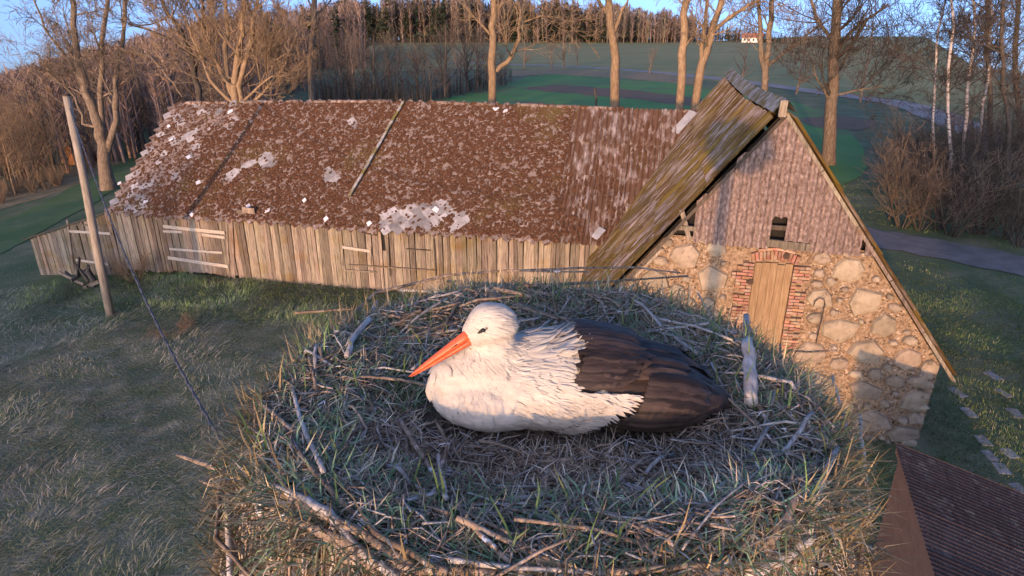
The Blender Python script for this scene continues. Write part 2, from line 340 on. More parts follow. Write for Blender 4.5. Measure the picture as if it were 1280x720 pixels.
def road(name, px, w, m, off):
    pts = [ground_at(x, y, 900) for x, y in px]
    cr = []
    for i in range(len(pts) - 1):
        p0, p1, p2, p3 = pts[max(i - 1, 0)], pts[i], pts[i + 1], pts[min(i + 2, len(pts) - 1)]
        for j in range(6):
            t = j / 6
            cr.append(0.5 * ((2 * p1) + (p2 - p0) * t + (2 * p0 - 5 * p1 + 4 * p2 - p3) * t * t + (3 * p1 - p0 - 3 * p2 + p3) * t ** 3))
    cr.append(pts[-1])
    v, f = [], []
    for i, p in enumerate(cr):
        d = (cr[min(i + 1, len(cr) - 1)] - cr[max(i - 1, 0)]); d.z = 0; d.normalize()
        n = Vector((-d.y, d.x, 0)); ww = w / 2 * (1 + 0.08 * math.sin(i * 1.7))
        for k, e in ((1, 0), (0.5, .0), (-0.5, 0), (-1, 0)):
            q = p + n * (ww * k); v.append((q.x, q.y, terrain(q.x, q.y) + off))
        if i:
            for k in range(3): f.append((4 * i - 4 + k, 4 * i - 3 + k, 4 * i + 1 + k, 4 * i + k))
    o = obj(name, new_mesh(name, v, f, m)); o['kind'] = 'structure'
    for pl in o.data.polygons: pass
    return o
road('lane', [(1020, 284), (1090, 297), (1160, 309), (1280, 333), (1420, 362)], 3.0, M['asphalt'], 0.03)
road('field_road', [(560, 78), (690, 82.5), (800, 89), (900, 99), (1050, 119), (1130, 131), (1190, 152), (1240, 172), (1300, 206)], 4.5, M['gravel'], 0.07)
sheet_poly('meadow_strip', px_poly(smooth_poly([(-60, 330), (0, 318), (60, 285), (150, 235), (185, 200), (170, 195), (110, 225), (0, 280), (-60, 300)])), M['strip'], 0.03)
sheet_poly('dry_grass_verge', px_poly(smooth_poly([(-60, 272), (0, 262), (80, 238), (150, 212), (140, 202), (60, 215), (0, 232), (-60, 250)])), M['straw'], 0.02)

# tussocky meadow by the barn: a displaced sheet
def bumpy(name, x0, x1, y0, y1, step, amp, m, off, keep=None):
    xs = np.arange(x0, x1 + 1e-6, step); ys = np.arange(y0, y1 + 1e-6, step)
    v, f = [], []; nx = len(xs)
    for j, y in enumerate(ys):
        for i, x in enumerate(xs):
            e = min(1, min(x - x0, x1 - x, y - y0, y1 - y) / 1.5)
            h = noise.noise(Vector((x * 0.9, y * 0.9, 0))) + 0.6 * noise.noise(Vector((x * 2.7, y * 2.7, 5)))
            v.append((x, y, terrain(x, y) + off + max(-0.6, h) * amp * e + amp * 0.7 * e))
    for j in range(len(ys) - 1):
        for i in range(nx - 1):
            f.append((j * nx + i, j * nx + i + 1, (j + 1) * nx + i + 1, (j + 1) * nx + i))
    o = obj(name, new_mesh(name, v, f, m, True)); o['kind'] = 'structure'
    return o
bumpy('meadow', -24, 3.0, 4.0, 19.5, 0.3, 0.05, M['meadow'], 0.006)

def blades(base, length, width, az, lean, bend, col, droop=0.0):
    """arrays: one tapering bent blade for each base point -> V, T, C"""
    n = len(base)
    d = np.stack([np.cos(az), np.sin(az), np.zeros(n)], 1)
    sd_ = np.stack([-np.sin(az), np.cos(az), np.zeros(n)], 1)
    up = np.array([0, 0, 1.0])
    L1 = (length * 0.55)[:, None]; L2 = (length * 0.45)[:, None]
    a1 = lean[:, None]; a2 = (lean + bend)[:, None]
    p1 = base + L1 * (d * np.sin(a1) + up * np.cos(a1))
    p2 = p1 + L2 * (d * np.sin(a2) + up * np.cos(a2))
    w = width[:, None] / 2
    V = np.stack([base - sd_ * w, base + sd_ * w, p1 - sd_ * w * 0.8, p1 + sd_ * w * 0.8, p2], 1).reshape(-1, 3)
    k = (np.arange(n) * 5)[:, None]
    T = (k[:, :, None] + np.array([[0, 1, 3], [0, 3, 2], [2, 3, 4]])[None]).reshape(-1, 3)
    C = np.repeat(col, 5, axis=0)
    return V, T, C
def pick(n, cols, w):
    idx = NR.choice(len(cols), n, p=np.array(w) / sum(w))
    return np.array(cols)[idx] * NR.uniform(0.7, 1.3, (n, 1))

# meadow grass: long, dull, lying in swirls
def field_noise(P, sc, z):
    return np.array([noise.noise(Vector((p[0] * sc, p[1] * sc, z))) for p in P])
def meadow_grass(name, label, x0, x1, y0, y1, n, lmin, lmax, wid, cols, w, reject, lean=(0.95, 1.5), zoff=0.03, tuft=4):
    m = n // tuft
    c = np.stack([NR.uniform(x0, x1, m), NR.uniform(y0, y1, m)], 1)
    keep = np.array([not reject(p[0], p[1]) for p in c]); c = c[keep]; m = len(c)
    dens = field_noise(c, 0.5, 9)
    az0 = field_noise(c, 0.35, 2) * 6 + NR.uniform(-0.6, 0.6, m)
    c = np.repeat(c, tuft, 0); az = np.repeat(az0, tuft) + NR.normal(0, 0.5, m * tuft)
    c += NR.normal(0, 0.06, c.shape); n2 = len(c)
    z = np.array([terrain(p[0], p[1]) for p in c]) + zoff
    base = np.column_stack([c, z])
    tone = np.repeat(dens, tuft)[:, None]
    col = pick(n2, cols, w) * (1 + 0.45 * tone)
    col[:, 1] *= 1 + 0.15 * np.repeat(field_noise(c[::tuft], 0.22, 30), tuft)
    V, T, C = blades(base, NR.uniform(lmin, lmax, n2), np.full(n2, wid) * NR.uniform(0.6, 1.3, n2), az,
                     NR.uniform(*lean, n2), NR.uniform(0.1, 0.7, n2), np.clip(col, 0.005, 0.9))
    o = obj(name, fast_mesh(name, V, T, M['blade'], C)); tag(o, label, 'grass', kind='stuff'); return o
BQ = lambda x, y: (x * AX.x + y * AX.y, x * NX.x + y * NX.y)
def in_barn(x, y):
    s, q = BQ(x, y)
    return (-25.2 < s < -1 and q > 20.38) or (-1.9 < s < 6.9 and q > 14.2)
DULL = [(0.18, 0.19, 0.11), (0.31, 0.29, 0.21), (0.42, 0.39, 0.3), (0.12, 0.155, 0.06), (0.2, 0.165, 0.1)]
def rej_l(x, y):
    if in_barn(x, y): return True
    p = Vector((x, y, -H)); dep = y * cP + H * sP
    px = 640 + FPX * x / dep
    return px < -60 or px > 1110
meadow_grass('meadow_grass', 'matted dull grey-green meadow grass left of the nest', -24, 3, 5.5, 23.6, 130000, 0.10, 0.34, 0.011, DULL, [4, 4, 2, 4, 1], rej_l)
GREEN = [(0.12, 0.18, 0.05), (0.18, 0.22, 0.085), (0.29, 0.27, 0.16), (0.095, 0.145, 0.042)]
def rej_foot(x, y):
    s, q = BQ(x, y)
    return in_barn(x, y) or q < 17.2 + 1.3 * noise.noise(Vector((x * .6, y * .6, 3))) or s > 0
meadow_grass('barn_foot_grass', 'fresh darker green grass along the foot of the plank wall', -19, 3, 15, 24, 34000, 0.10, 0.28, 0.011, GREEN, [4, 3, 1, 3], rej_foot, lean=(0.2, 1.0))
def rej_r(x, y):
    if in_barn(x, y): return True
    dep = y * cP + H * sP; px = 640 + FPX * x / dep; py = 360 + FPX * (H * cP - y * sP) / dep
    lane = 284 + (px - 1020) * (333 - 284) / 260
    return px > 1330 or px < 1010 or abs(py - lane) < 18 or py < 225
meadow_grass('lawn_grass', 'short dark green lawn right of the stone gable', 7, 34, 6, 42, 90000, 0.05, 0.15, 0.014, GREEN, [4, 2, 1, 4], rej_r, lean=(0.3, 1.2), zoff=0.01)

meadow_grass('near_lawn_grass', 'denser short green lawn at the stone gable foot, around the pale slabs', 7.5, 18, 6.5, 22, 70000, 0.05, 0.13, 0.012, GREEN, [4, 2, 2, 4], rej_r, lean=(0.4, 1.3), zoff=0.01)

# ================================================================== BARN
S0, Q0 = -7.0, 20.4
barn = empty('old_barn', B(S0, Q0, 0), BROT)
tag(barn, 'old L-shaped barn with mossy roofs, grey plank wall and fieldstone gable', 'barn')
def bl(s, q, z): return (s - S0, q - Q0, z)          # barn coordinates -> local
def bpart(name, parent=None):
    e = empty(name, (0, 0, 0), 0, parent or barn); return e
UB = MB().box(-0.5, 0.5, -0.5, 0.5, 0, 1)
PLANK = {k: new_mesh('plank_' + k, UB.v, UB.f, M[k]) for k in ('wood', 'wood_light', 'wood_dark', 'wood_door', 'hut')}
# planks with a gently wavy edge and a chewed top
def plank_mesh(seed, m):
    r = random.Random(seed); v, f = [], []
    for j in range(4):
        z = j / 3
        a, b = r.uniform(-.05, .05), r.uniform(-.05, .05)
        dz = r.uniform(-.012, .012)
        v += [(-.5 + a, -.5, z + (dz if j in (0, 3) else 0)), (.5 + b, -.5, z - (dz if j in (0, 3) else 0)), (.5 + b, .5, z), (-.5 + a, .5, z)]
    for j in range(3):
        for k in range(4):
            f.append((4 * j + k, 4 * j + (k + 1) % 4, 4 * j + 4 + (k + 1) % 4, 4 * j + 4 + k))
    f += [(3, 2, 1, 0), (12, 13, 14, 15)]
    return new_mesh('plank_board', v, f, m)
BOARDS = [plank_mesh(i, M['wood']) for i in range(10)]
wallp = bpart('plank_wall')
doorp = bpart('barn_door')
EAVE_Z = lambda s: 2.5 + 0.05 * math.sin(s * 0.55)
door_s = (on_q(204, 300, 20.4)[0], on_q(288, 300, 20.4)[0])
hat1 = (on_q(428, 310, 20.4)[0], on_q(464, 310, 20.4)[0])
hat2 = (on_q(508, 310, 20.4)[0], on_q(545, 310, 20.4)[0])
hole_s = on_q(477, 298, 20.4)[0]
s = -20.42
while s < -1.35:
    w = R.uniform(0.12, 0.235)
    sc = s + w / 2
    isdoor = door_s[0] < sc < door_s[1]
    top = EAVE_Z(sc) + R.uniform(-0.06, 0.08) + 0.1
    bot = R.uniform(-0.06, 0.06) + (0.0 if sc > -13 else 0)
    if isdoor: top -= 0.22; bot += 0.1
    if abs(sc - hole_s) < 0.12:                        # short board: leaves a dark square hole above the door
        top = on_q(477, 314, 20.4)[1]
    q = 20.46 + R.uniform(-0.015, 0.012) - (0.05 if isdoor else 0)
    o = obj('plank', BOARDS[R.randrange(10)], doorp if isdoor else wallp, bl(sc, q, bot), (R.uniform(-.008, .008), R.uniform(-.012, .012), R.uniform(-.02, .02)), (w - R.uniform(0.004, 0.02), 0.028, top - bot))
    s += w
def board(parent, s0, s1, z0, z1, q, th, m, name='board', tilt=0.0):
    o = obj(name, PLANK[m], parent, bl((s0 + s1) / 2, q, (z0 + z1) / 2), (0, tilt, 0), (abs(s1 - s0), th, abs(z1 - z0)))
    o.location.z -= abs(z1 - z0) / 2
    return o
def board_px(parent, x0, y0, x1, y1, hw, q, th, m, name='batten'):
    """a board between two pixels on the plane q, hw = width in metres"""
    (a, za), (b, zb) = on_q(x0, y0, q), on_q(x1, y1, q)
    Ln = math.hypot(b - a, zb - za)
    o = obj(name, PLANK[m], parent, bl((a + b) / 2, q, (za + zb) / 2), (0, -math.atan2(zb - za, b - a), 0), (Ln, th, hw))
    d = Vector((0, 0, -hw / 2)); d.rotate(o.rotation_euler); o.location = Vector(o.location) + d
    return o
for x0, y0, x1, y1, hw in ((204, 283, 281, 291, .13), (204, 289, 228, 290, .10), (252, 293, 281, 297, .11), (212, 311, 278, 316, .09), (210, 322, 285, 333, .13)):
    board_px(doorp, x0, y0, x1, y1, hw, 20.355, 0.03, 'wood_light')
for x0, y0, x1, y1, hw in ((288, 266, 293, 358, .16), (283, 268, 287, 358, .08)):
    board_px(wallp, x0, y0, x1, y1, hw, 20.40, 0.05, 'wood', 'post')
for x0, y0, x1, y1, hw in ((303, 262, 318, 264, .22), (296, 265, 308, 266, .2)):
    board_px(wallp, x0, y0, x1, y1, hw, 20.37, 0.04, 'wood', 'post')
# hatch and shutter in the plank wall, with a latch bar
hatch = bpart('hatch')
for x0, y0, x1, y1, hw, m in ((428, 309, 463, 314, .10, 'wood_light'), (428, 305, 428, 332, .05, 'wood'), (463, 309, 463, 333, .05, 'wood'), (432, 338, 470, 340, .07, 'wood')):
    board_px(hatch, x0, y0, x1, y1, hw, 20.40, 0.03, m)
for x0, y0, x1, y1, hw, m in ((508, 311, 538, 313, .035, 'wood_dark'), (542, 298, 545, 345, .05, 'wood_dark'), (484, 297, 486, 345, .09, 'wood'), (436, 331, 545, 338, .05, 'wood'), (452, 291, 470, 294, .05, 'wood_dark')):
    board_px(hatch, x0, y0, x1, y1, hw, 20.39, 0.03, m)
obj('wall_shade_backing', MB().box(*bl(-20.4, 20.52, 0)[:1], bl(-1.3, 0, 0)[0], 20.52 - Q0, 20.6 - Q0, 0, 2.5).mesh('wall_shade_backing', M['void']), wallp)  # near-black backing paints the shade seen between the planks
# end wall, back wall
ew = MB(); ew.box(bl(-20.4, 0, 0)[0], bl(-20.3, 0, 0)[0], 20.62 - Q0, 29 - Q0, -0.6, 2.5); ew.box(bl(-20.4, 0, 0)[0], bl(2, 0, 0)[0], 29.05 - Q0, 29.2 - Q0, -0.6, 2.4)
n = len(ew.v); ew.v += [bl(-20.35, 20.62, 2.5), bl(-20.35, 29, 2.5), bl(-20.35, 24.9, 5.85)]; ew.f.append((n, n + 1, n + 2))
obj('end_wall', ew.mesh('end_wall', M['wood']), barn)

# ---- long roof
RQ, RE = 24.9, 20.22
def ridge_z(s):
    pts = [(-21, 5.98), (-16, 6.17), (-10, 6.30), (-4, 6.27), (1.5, 6.2), (4, 6.2)]
    for (a, za), (b, zb) in zip(pts, pts[1:]):
        if s <= b: return za + (zb - za) * max(0, (s - a)) / (b - a)
    return 6.2
def roof_pt(s, w, off=0.0):
    """w 0 at the eave, 1 at the ridge"""
    ze, zr = 2.47 + 0.03 * math.sin(s * 0.8), ridge_z(s)
    sag = -0.10 * math.sin(math.pi * w) * (0.6 + 0.4 * math.sin(s * 0.45 + 1))
    z = ze + (zr - ze) * w + sag
    q = RE + (RQ - RE) * w
    return Vector(bl(s, q - 0.62 * off, z + 0.78 * off))
roof = bpart('tiled_roof')
SLOPE = math.atan2(3.75, RQ - RE)
v, f = [], []
NS, NW = 48, 12
for i in range(NS + 1):
    for j in range(NW + 1): v.append(roof_pt(-20.45 + (22.9) * i / NS, j / NW, -0.03))
for i in range(NS):
    for j in range(NW):
        a = i * (NW + 1) + j; f.append((a, a + NW + 1, a + NW + 2, a + 1))
# back slope
b0 = len(v)
for i in range(NS + 1):
    sx = -20.45 + 22.9 * i / NS
    p = roof_pt(sx, 1, -0.03); v.append(p); v.append(Vector(bl(sx, 29.5, 2.4)))
for i in range(NS): f.append((b0 + 2 * i, b0 + 2 * i + 2, b0 + 2 * i + 3, b0 + 2 * i + 1))
obj('roof_deck', new_mesh('roof_deck', v, f, M['tile_mass']), roof)
S_TILE = on_q(706, 215, 22.6)[0]                       # tiles to the left of this, corrugated sheets to the right
TD = 0.44                            # tile diagonal
def tile_mesh(m, seed):
    r = random.Random(seed); h = TD * 0.56; v = []
    base = [(-h, 0), (-.04, -h * .93), (.04, -h * .93), (h, 0), (0, h)]
    base = [(x + r.uniform(-.014, .014), y + r.uniform(-.014, .014)) for x, y in base]
    if seed % 4 == 3: base[1] = (base[1][0], base[1][1] + .07)
    v = [(x, y, 0) for x, y in base] + [(x * .97, y * .97, .016) for x, y in base]
    f = [(4, 3, 2, 1, 0), (5, 6, 7, 8, 9)] + [(k, (k + 1) % 5, (k + 1) % 5 + 5, k + 5) for k in range(5)]
    return new_mesh('tile', v, f, m)
TM = {k: [tile_mesh(M[k], i) for i in range(5)] for k in ('tile', 'tile_clean', 'tile_white')}
def roof_s_w(x, y):
    """pixel -> (s, w) on the long roof by a few steps of bisection over w"""
    lo, hi = 0.0, 1.0
    def err(w):
        z = 2.47 + (ridge_z(-10) - 2.47) * w; q = RE + (RQ - RE) * w
        return on_q(x, y, q)[1] - z
    for _ in range(30):
        mid = (lo + hi) / 2
        if err(mid) < 0: hi = mid
        else: lo = mid
    # a second pass with the real ridge height
    w = lo; s_ = on_q(x, y, RE + (RQ - RE) * w)[0]
    return s_, w
patch = [(roof_s_w(x, y), r) for x, y, r in ((520, 270, .6), (490, 275, .5), (548, 264, .5), (575, 278, .35), (335, 197, .4), (310, 201, .3), (415, 217, .35), (290, 215, .3), (235, 165, .3), (440, 150, .25))]
bare_left = lambda s, w: s < -20.4 + 1.5 + 1.6 * w + 1.5 * noise.noise(Vector((s * .8, w * 4, 1)))
def bare(s, w):
    for (ps, pw), r in patch:
        if math.hypot(s - ps, (w - pw) * 6.0) < r * (1 + 0.45 * noise.noise(Vector((s * 1.7, w * 9, 4)))): return True
    return False
SL = 6.0
rows = int(SL / (TD / 2))
cand = []
for j in range(rows + 1):
    w = j * (TD / 2) / SL
    ncol = int((S_TILE + 20.45) / TD)
    for i in range(ncol + 1):
        ss = -20.4 + (i + (0.5 if j % 2 else 0)) * TD
        if ss > S_TILE + 0.25 * math.sin(j): continue
        b = bare(ss, w); bl_ = bare_left(ss, w)
        cand.append((ss, w, b, bl_))
def tile_xf(ss, w, k=1.0):
    p = roof_pt(ss, w, 0.012 + R.uniform(0, 0.01))
    return p, (SLOPE - 0.05 + R.uniform(-.03, .03) * k, R.uniform(-.03, .03) * k, R.uniform(-.07, .07) * k)
ind = [c for c in cand if c[2] or c[3]]
R.shuffle(ind)
rest = [c for c in cand if not (c[2] or c[3])]
rest.sort(key=lambda c: c[1] + 0.25 * R.random())
take = max(0, 296 - len(ind))
single = ind[:296] + rest[:take]
mass = ind[296:] + rest[take:]
for ss, w, b, bl_ in single:
    p, r = tile_xf(ss, w, 1.3)
    k = 'tile_clean' if b else ('tile_clean' if (bl_ and R.random() < .25) else 'tile')
    obj('tile', TM[k][R.randrange(5)], roof, p, r)
mv, mf = [], []
for ss, w, b, bl_ in mass:
    p, r = tile_xf(ss, w)
    mt = Matrix.Translation(p) @ Matrix.Rotation(r[0], 4, 'X') @ Matrix.Rotation(r[1], 4, 'Y') @ Matrix.Rotation(r[2], 4, 'Z')
    me = TM['tile'][R.randrange(5)]; n = len(mv)
    mv += [mt @ x.co for x in me.vertices]; mf += [tuple(n + q for q in pl.vertices) for pl in me.polygons]
o = obj('tile_mass', new_mesh('tile_mass', mv, mf, M['tile_mass']), roof); o['kind'] = 'stuff'
for x, y, sz in ((236, 193, 1), (288, 135, 1.15), (248, 226, .9), (183, 251, .9), (241, 268, .9), (311, 258, .9), (335, 264, 1), (381, 250, .8), (408, 274, .9), (545, 263, 1.1), (462, 279, .9), (210, 152, .8), (214, 170, .9), (150, 228, .7), (620, 136, 1.1), (632, 139, .9)):
    ss, w = roof_s_w(x, y)
    p, r = tile_xf(ss, min(w, 0.97), 6)
    obj('loose_tile', TM['tile_white'][R.randrange(5)], roof, p + Vector((0, -0.02, 0.03)), r, (sz * .5, sz * .62, 1))
# moss cushions
def lump(seed):
    r = random.Random(seed); v, f = [(0, 0, 1)], []
    k = 9
    for ring, (rr, zz) in enumerate(((0.55, .8), (1.0, 0.0))):
        for i in range(k):
            t = 2 * math.pi * i / k; q = rr * r.uniform(.62, 1.25)
            v.append((q * math.cos(t), q * math.sin(t), zz * r.uniform(.6, 1.2) - (.25 if ring else 0)))
    for i in range(k):
        i2 = (i + 1) % k
        f += [(0, 1 + i, 1 + i2), (1 + i, 1 + k + i, 1 + k + i2), (1 + i, 1 + k + i2, 1 + i2)]
    return np.array(v), np.array(f)
LUMPS = [lump(i) for i in range(8)]
def moss_mass(name, pts, parent, m, slope):
    V, T, n = [], [], 0
    cs, sn = math.cos(slope), math.sin(slope)
    for p, rx, ry, h, a in pts:
        lv, lf = LUMPS[R.randrange(8)]
        x, y, z = lv[:, 0] * rx, lv[:, 1] * ry, lv[:, 2] * h
        ca, sa = math.cos(a), math.sin(a); x, y = x * ca - y * sa, x * sa + y * ca
        V.append(np.column_stack([p[0] + x, p[1] + y * cs - z * sn, p[2] + y * sn + z * cs])); T.append(lf + n); n += len(lv)
    o = obj(name, fast_mesh(name, np.concatenate(V), np.concatenate(T), m, smooth=True), parent); o['kind'] = 'stuff'
    return o
mp = []
for _ in range(23000):
    ss, w = R.uniform(-20.3, S_TILE + .2), R.random()
    if bare(ss, w) and R.random() < .93: continue
    if bare_left(ss, w) and R.random() < .72: continue
    g = noise.noise(Vector((ss * 3.2, w * 19, 0))) + .6 * noise.noise(Vector((ss * 8, w * 48, 7)))
    if g < -0.36 + 0.2 * noise.noise(Vector((ss * .35, w * 2, 3))): continue
    rr = R.uniform(.03, .085)
    mp.append((roof_pt(ss, w, .028), rr * R.uniform(.8, 1.5), rr, R.uniform(.02, .05), R.uniform(0, 6)))
moss_mass('moss', mp, roof, M['moss'], SLOPE)
# flat strip down the roof, ridge capping of the long roof
(sa, wa), (sb, wb) = roof_s_w(503, 137), roof_s_w(438, 245)
st = MB(); pa, pb = roof_pt(sa, .995, .09), roof_pt(sb, wb, .09)
for k in range(6):
    a = pa.lerp(pb, k / 6 + .004); b = pa.lerp(pb, (k + 1) / 6)
    n0 = len(st.v); hw = Vector((.055, 0, 0)); up = Vector((0, -.03, .04)) * (1 + .3 * (k % 2))
    st.v += [a - hw, a + hw, b + hw, b - hw, a - hw + up, a + hw + up, b + hw + up, b - hw + up]
    st.f += [tuple(n0 + i for i in q) for q in ((4, 7, 6, 5), (0, 4, 5, 1), (1, 5, 6, 2), (2, 6, 7, 3), (3, 7, 4, 0))]
obj('roof_batten', st.mesh('roof_batten', M['ridge']), roof)
x = -20.5
while x < 1.3:
    Lr = R.uniform(.5, 1.0)
    cmb = MB(); p0, p1 = roof_pt(x, 1, .05), roof_pt(min(x + Lr, 1.4), 1, .05)
    if R.random() < .8:
        cmb.tube([p0 + Vector((0, .02, -.02)), p1 + Vector((0, .02, -.02 + R.uniform(-.02, .02)))], [.085, .085], 7)
        obj('ridge_tile', cmb.mesh('ridge_tile', M['tile'], True), roof)
    x += Lr

# ---- corrugated sheets
def corrugated(w, h, pitch, amp, m, seg=6, name='sheet', bow=0.0, seed=0):
    r = random.Random(seed)
    n = int(round(w / pitch)) * seg; v, f = [], []
    ny = 3
    for j in range(ny):
        y = -h / 2 + h * j / (ny - 1)
        for i in range(n + 1):
            x = -w / 2 + w * i / n
            chip = (r.uniform(0, .05) if (j == 0 and r.random() < .35) else 0)
            v.append((x, y + chip, amp * math.cos(2 * math.pi * (x + w / 2) / pitch) + bow * (j - 1) ** 2))
    for j in range(ny - 1):
        for i in range(n): f.append((j * (n + 1) + i, j * (n + 1) + i + 1, (j + 1) * (n + 1) + i + 1, (j + 1) * (n + 1) + i))
    return new_mesh(name, v, f, m, True)
SH = [corrugated(1.12, 1.78, .187, .04, M['sheet'], seed=i) for i in range(3)]
SHM = [corrugated(1.12, 1.84, .187, .030, M['sheet_m'], seed=i + 9) for i in range(3)]
cpart = bpart('corrugated_roof')
for j in range(4):
    for i in range(6):
        ss = S_TILE + .55 + i * 1.06
        w = (0.135 + j * 0.242)
        if w > 1: continue
        p = roof_pt(ss, w, .05 + .012 * j + .01 * (i % 2))
        obj('corrugated_sheet', SH[R.randrange(3)], cpart, p, (SLOPE - .012 + R.uniform(-.01, .01), R.uniform(-.01, .01), R.uniform(-.02, .02)))
# moss drifts on the corrugated part
mp = []
for _ in range(1100):
    ss, w = R.uniform(S_TILE, 1.2), R.random()
    g = noise.noise(Vector((ss * 1.1, w * 3.1, 11)))
    if g < .02 + (w - .35) * .5: continue
    rr = R.uniform(.04, .09)
    mp.append((roof_pt(ss, w, .075), rr, rr * R.uniform(1, 2.4), R.uniform(.012, .03), R.uniform(-.3, .3)))
moss_mass('moss', mp, cpart, M['moss'], SLOPE)

# ---- cross wing
PS, PZ, GQ, FQ, TAN = 2.53, 7.57, 14.26, 25.45, 1.30
CSL = math.atan(TAN)
def rake(s): return PZ - TAN * abs(s - PS)
cross = bpart('cross_roof')
HWID = 4.3
SLEN = HWID / math.cos(CSL) + .1
for side in (-1, 1):
    for j in range(4):
        for i in range(11):
            d = (SLEN - .9) - j * 1.66                     # distance down the slope from the ridge
            q = GQ - .12 + .56 + i * 1.04
            sag = -.12 * math.sin(math.pi * (q - GQ) / (FQ - GQ)) * (1 if q < FQ else 0)
            p = Vector(bl(PS + side * d * math.cos(CSL), q, PZ - d * math.sin(CSL) + sag + .05 + .014 * j + .008 * (i % 2)))
            o = obj('corrugated_sheet', SHM[R.randrange(3)], cross, p)
            # local x along the ridge, local y up the slope, local z outwards
            up = Vector((-side * math.cos(CSL), 0, math.sin(CSL))); xx = Vector((0, 1, 0)) * (-1 if side > 0 else 1)
            xx = Vector((0, 1, 0)) if side > 0 else Vector((0, -1, 0))
            zz = xx.cross(up)
            mt = Matrix((xx, up, zz)).transposed()
            o.rotation_euler = (mt.to_4x4() @ Matrix.Rotation(R.uniform(-.015, .015), 4, 'Z') @ Matrix.Rotation(R.uniform(-.012, .012), 4, 'X')).to_euler()
# moss streaks on the visible slope
def slope_moss(n, m, name, thr, seedz, k):
    V, T, c = [], [], 0
    up = np.array((math.cos(CSL), 0, math.sin(CSL))); xx = np.array((0, -1.0, 0)); zz = np.array((-math.sin(CSL), 0, math.cos(CSL)))
    for _ in range(n):
        d, q = R.uniform(.1, SLEN), R.uniform(GQ - .1, FQ)
        g = noise.noise(Vector((d * .55, q * 1.6, seedz))) + .5 * noise.noise(Vector((d * 1.5, q * 5, seedz + 4)))
        if g < thr + (.25 if d < 1.2 else 0): continue
        sag = -.12 * math.sin(math.pi * (q - GQ) / (FQ - GQ))
        p = np.array(bl(PS - d * math.cos(CSL), q, PZ - d * math.sin(CSL) + sag + .075))
        lv, lf = LUMPS[R.randrange(8)]
        a, b, h = R.uniform(.03, .06) * k, R.uniform(.10, .28) * k, R.uniform(.012, .03)
        V.append(p + np.outer(lv[:, 0] * a, xx) + np.outer(lv[:, 1] * b, up) + np.outer(lv[:, 2] * h, zz)); T.append(lf + c); c += len(lv)
    o = obj(name, fast_mesh(name, np.concatenate(V), np.concatenate(T), m, smooth=True), cross); o['kind'] = 'stuff'
slope_moss(4200, M['moss_y'], 'moss', .12, 21, 1.0)
slope_moss(1500, M['moss'], 'moss', .22, 33, .8)
# ridge caps of the cross wing
for i in range(10):
    q0 = GQ - .1 + i * (FQ - GQ + .15) / 10; q1 = q0 + (FQ - GQ + .15) / 10 + .04
    sg = lambda q: -.12 * math.sin(math.pi * min(1, max(0, (q - GQ) / (FQ - GQ))))
    c = MB(); n0 = 0
    for q, rr in ((q0, .0), (q1, .012)):
        for dx, dz in ((-.22, -.27), (-.12, -.12), (0, .0), (.12, -.12), (.22, -.27)):
            c.v.append(bl(PS + dx, q, PZ + .14 + dz + sg(q) + rr))
    c.f = [(k, k + 1, k + 6, k + 5) for k in range(4)]
    obj('ridge_cap', c.mesh('ridge_cap', M['ridge']), cross)
c = MB().box(*[bl(2.40, 0, 0)[0], bl(2.54, 0, 0)[0], GQ - .22 - Q0, GQ - .12 - Q0, PZ - .2, PZ + .12])
obj('apex_board', c.mesh('apex_board', M['wood']), cross)
obj('flashing', MB().box(-.28, .28, -.9, .9, 0, .02).mesh('flashing', M['metal']), cpart, roof_pt(1.0, .9, .14), (SLOPE, .25, -.55), (.55, .62, 1))
obj('flashing', MB().box(-.28, .28, -.9, .9, 0, .02).mesh('flashing', M['metal']), cpart, roof_pt(-1.55, .06, .12), (SLOPE, .2, -.6), (.5, .25, 1))
# under-roof timbers along the left rake and the bargeboard on the right rake
for side, m in ((-1, 'wood_dark'), (1, 'wood')):
    for k in range(5):
        d0, d1 = k * SLEN / 5, (k + 1) * SLEN / 5 - .02
        a = (PS + side * d0 * math.cos(CSL), PZ - .10 - d0 * math.sin(CSL)); b_ = (PS + side * d1 * math.cos(CSL), PZ - .10 - d1 * math.sin(CSL))
        o = obj('bargeboard', PLANK[m], cross, bl((a[0] + b_[0]) / 2, GQ - .13, (a[1] + b_[1]) / 2 - .06), (0, math.atan2(a[1] - b_[1], b_[0] - a[0]) , 0), (d1 - d0, .03, .07))
for k in range(4):
    d0, d1 = SLEN * (.5 + k * .135), SLEN * (.5 + (k + 1) * .135) - .03
    a = (PS - d0 * math.cos(CSL), PZ - .30 - d0 * math.sin(CSL)); b_ = (PS - d1 * math.cos(CSL), PZ - .30 - d1 * math.sin(CSL))
    obj('verge_board', PLANK['wood'], cross, bl((a[0] + b_[0]) / 2, GQ - .16, (a[1] + b_[1]) / 2), (0, math.atan2(a[1] - b_[1], b_[0] - a[0]), 0), (d1 - d0, .03, .06))

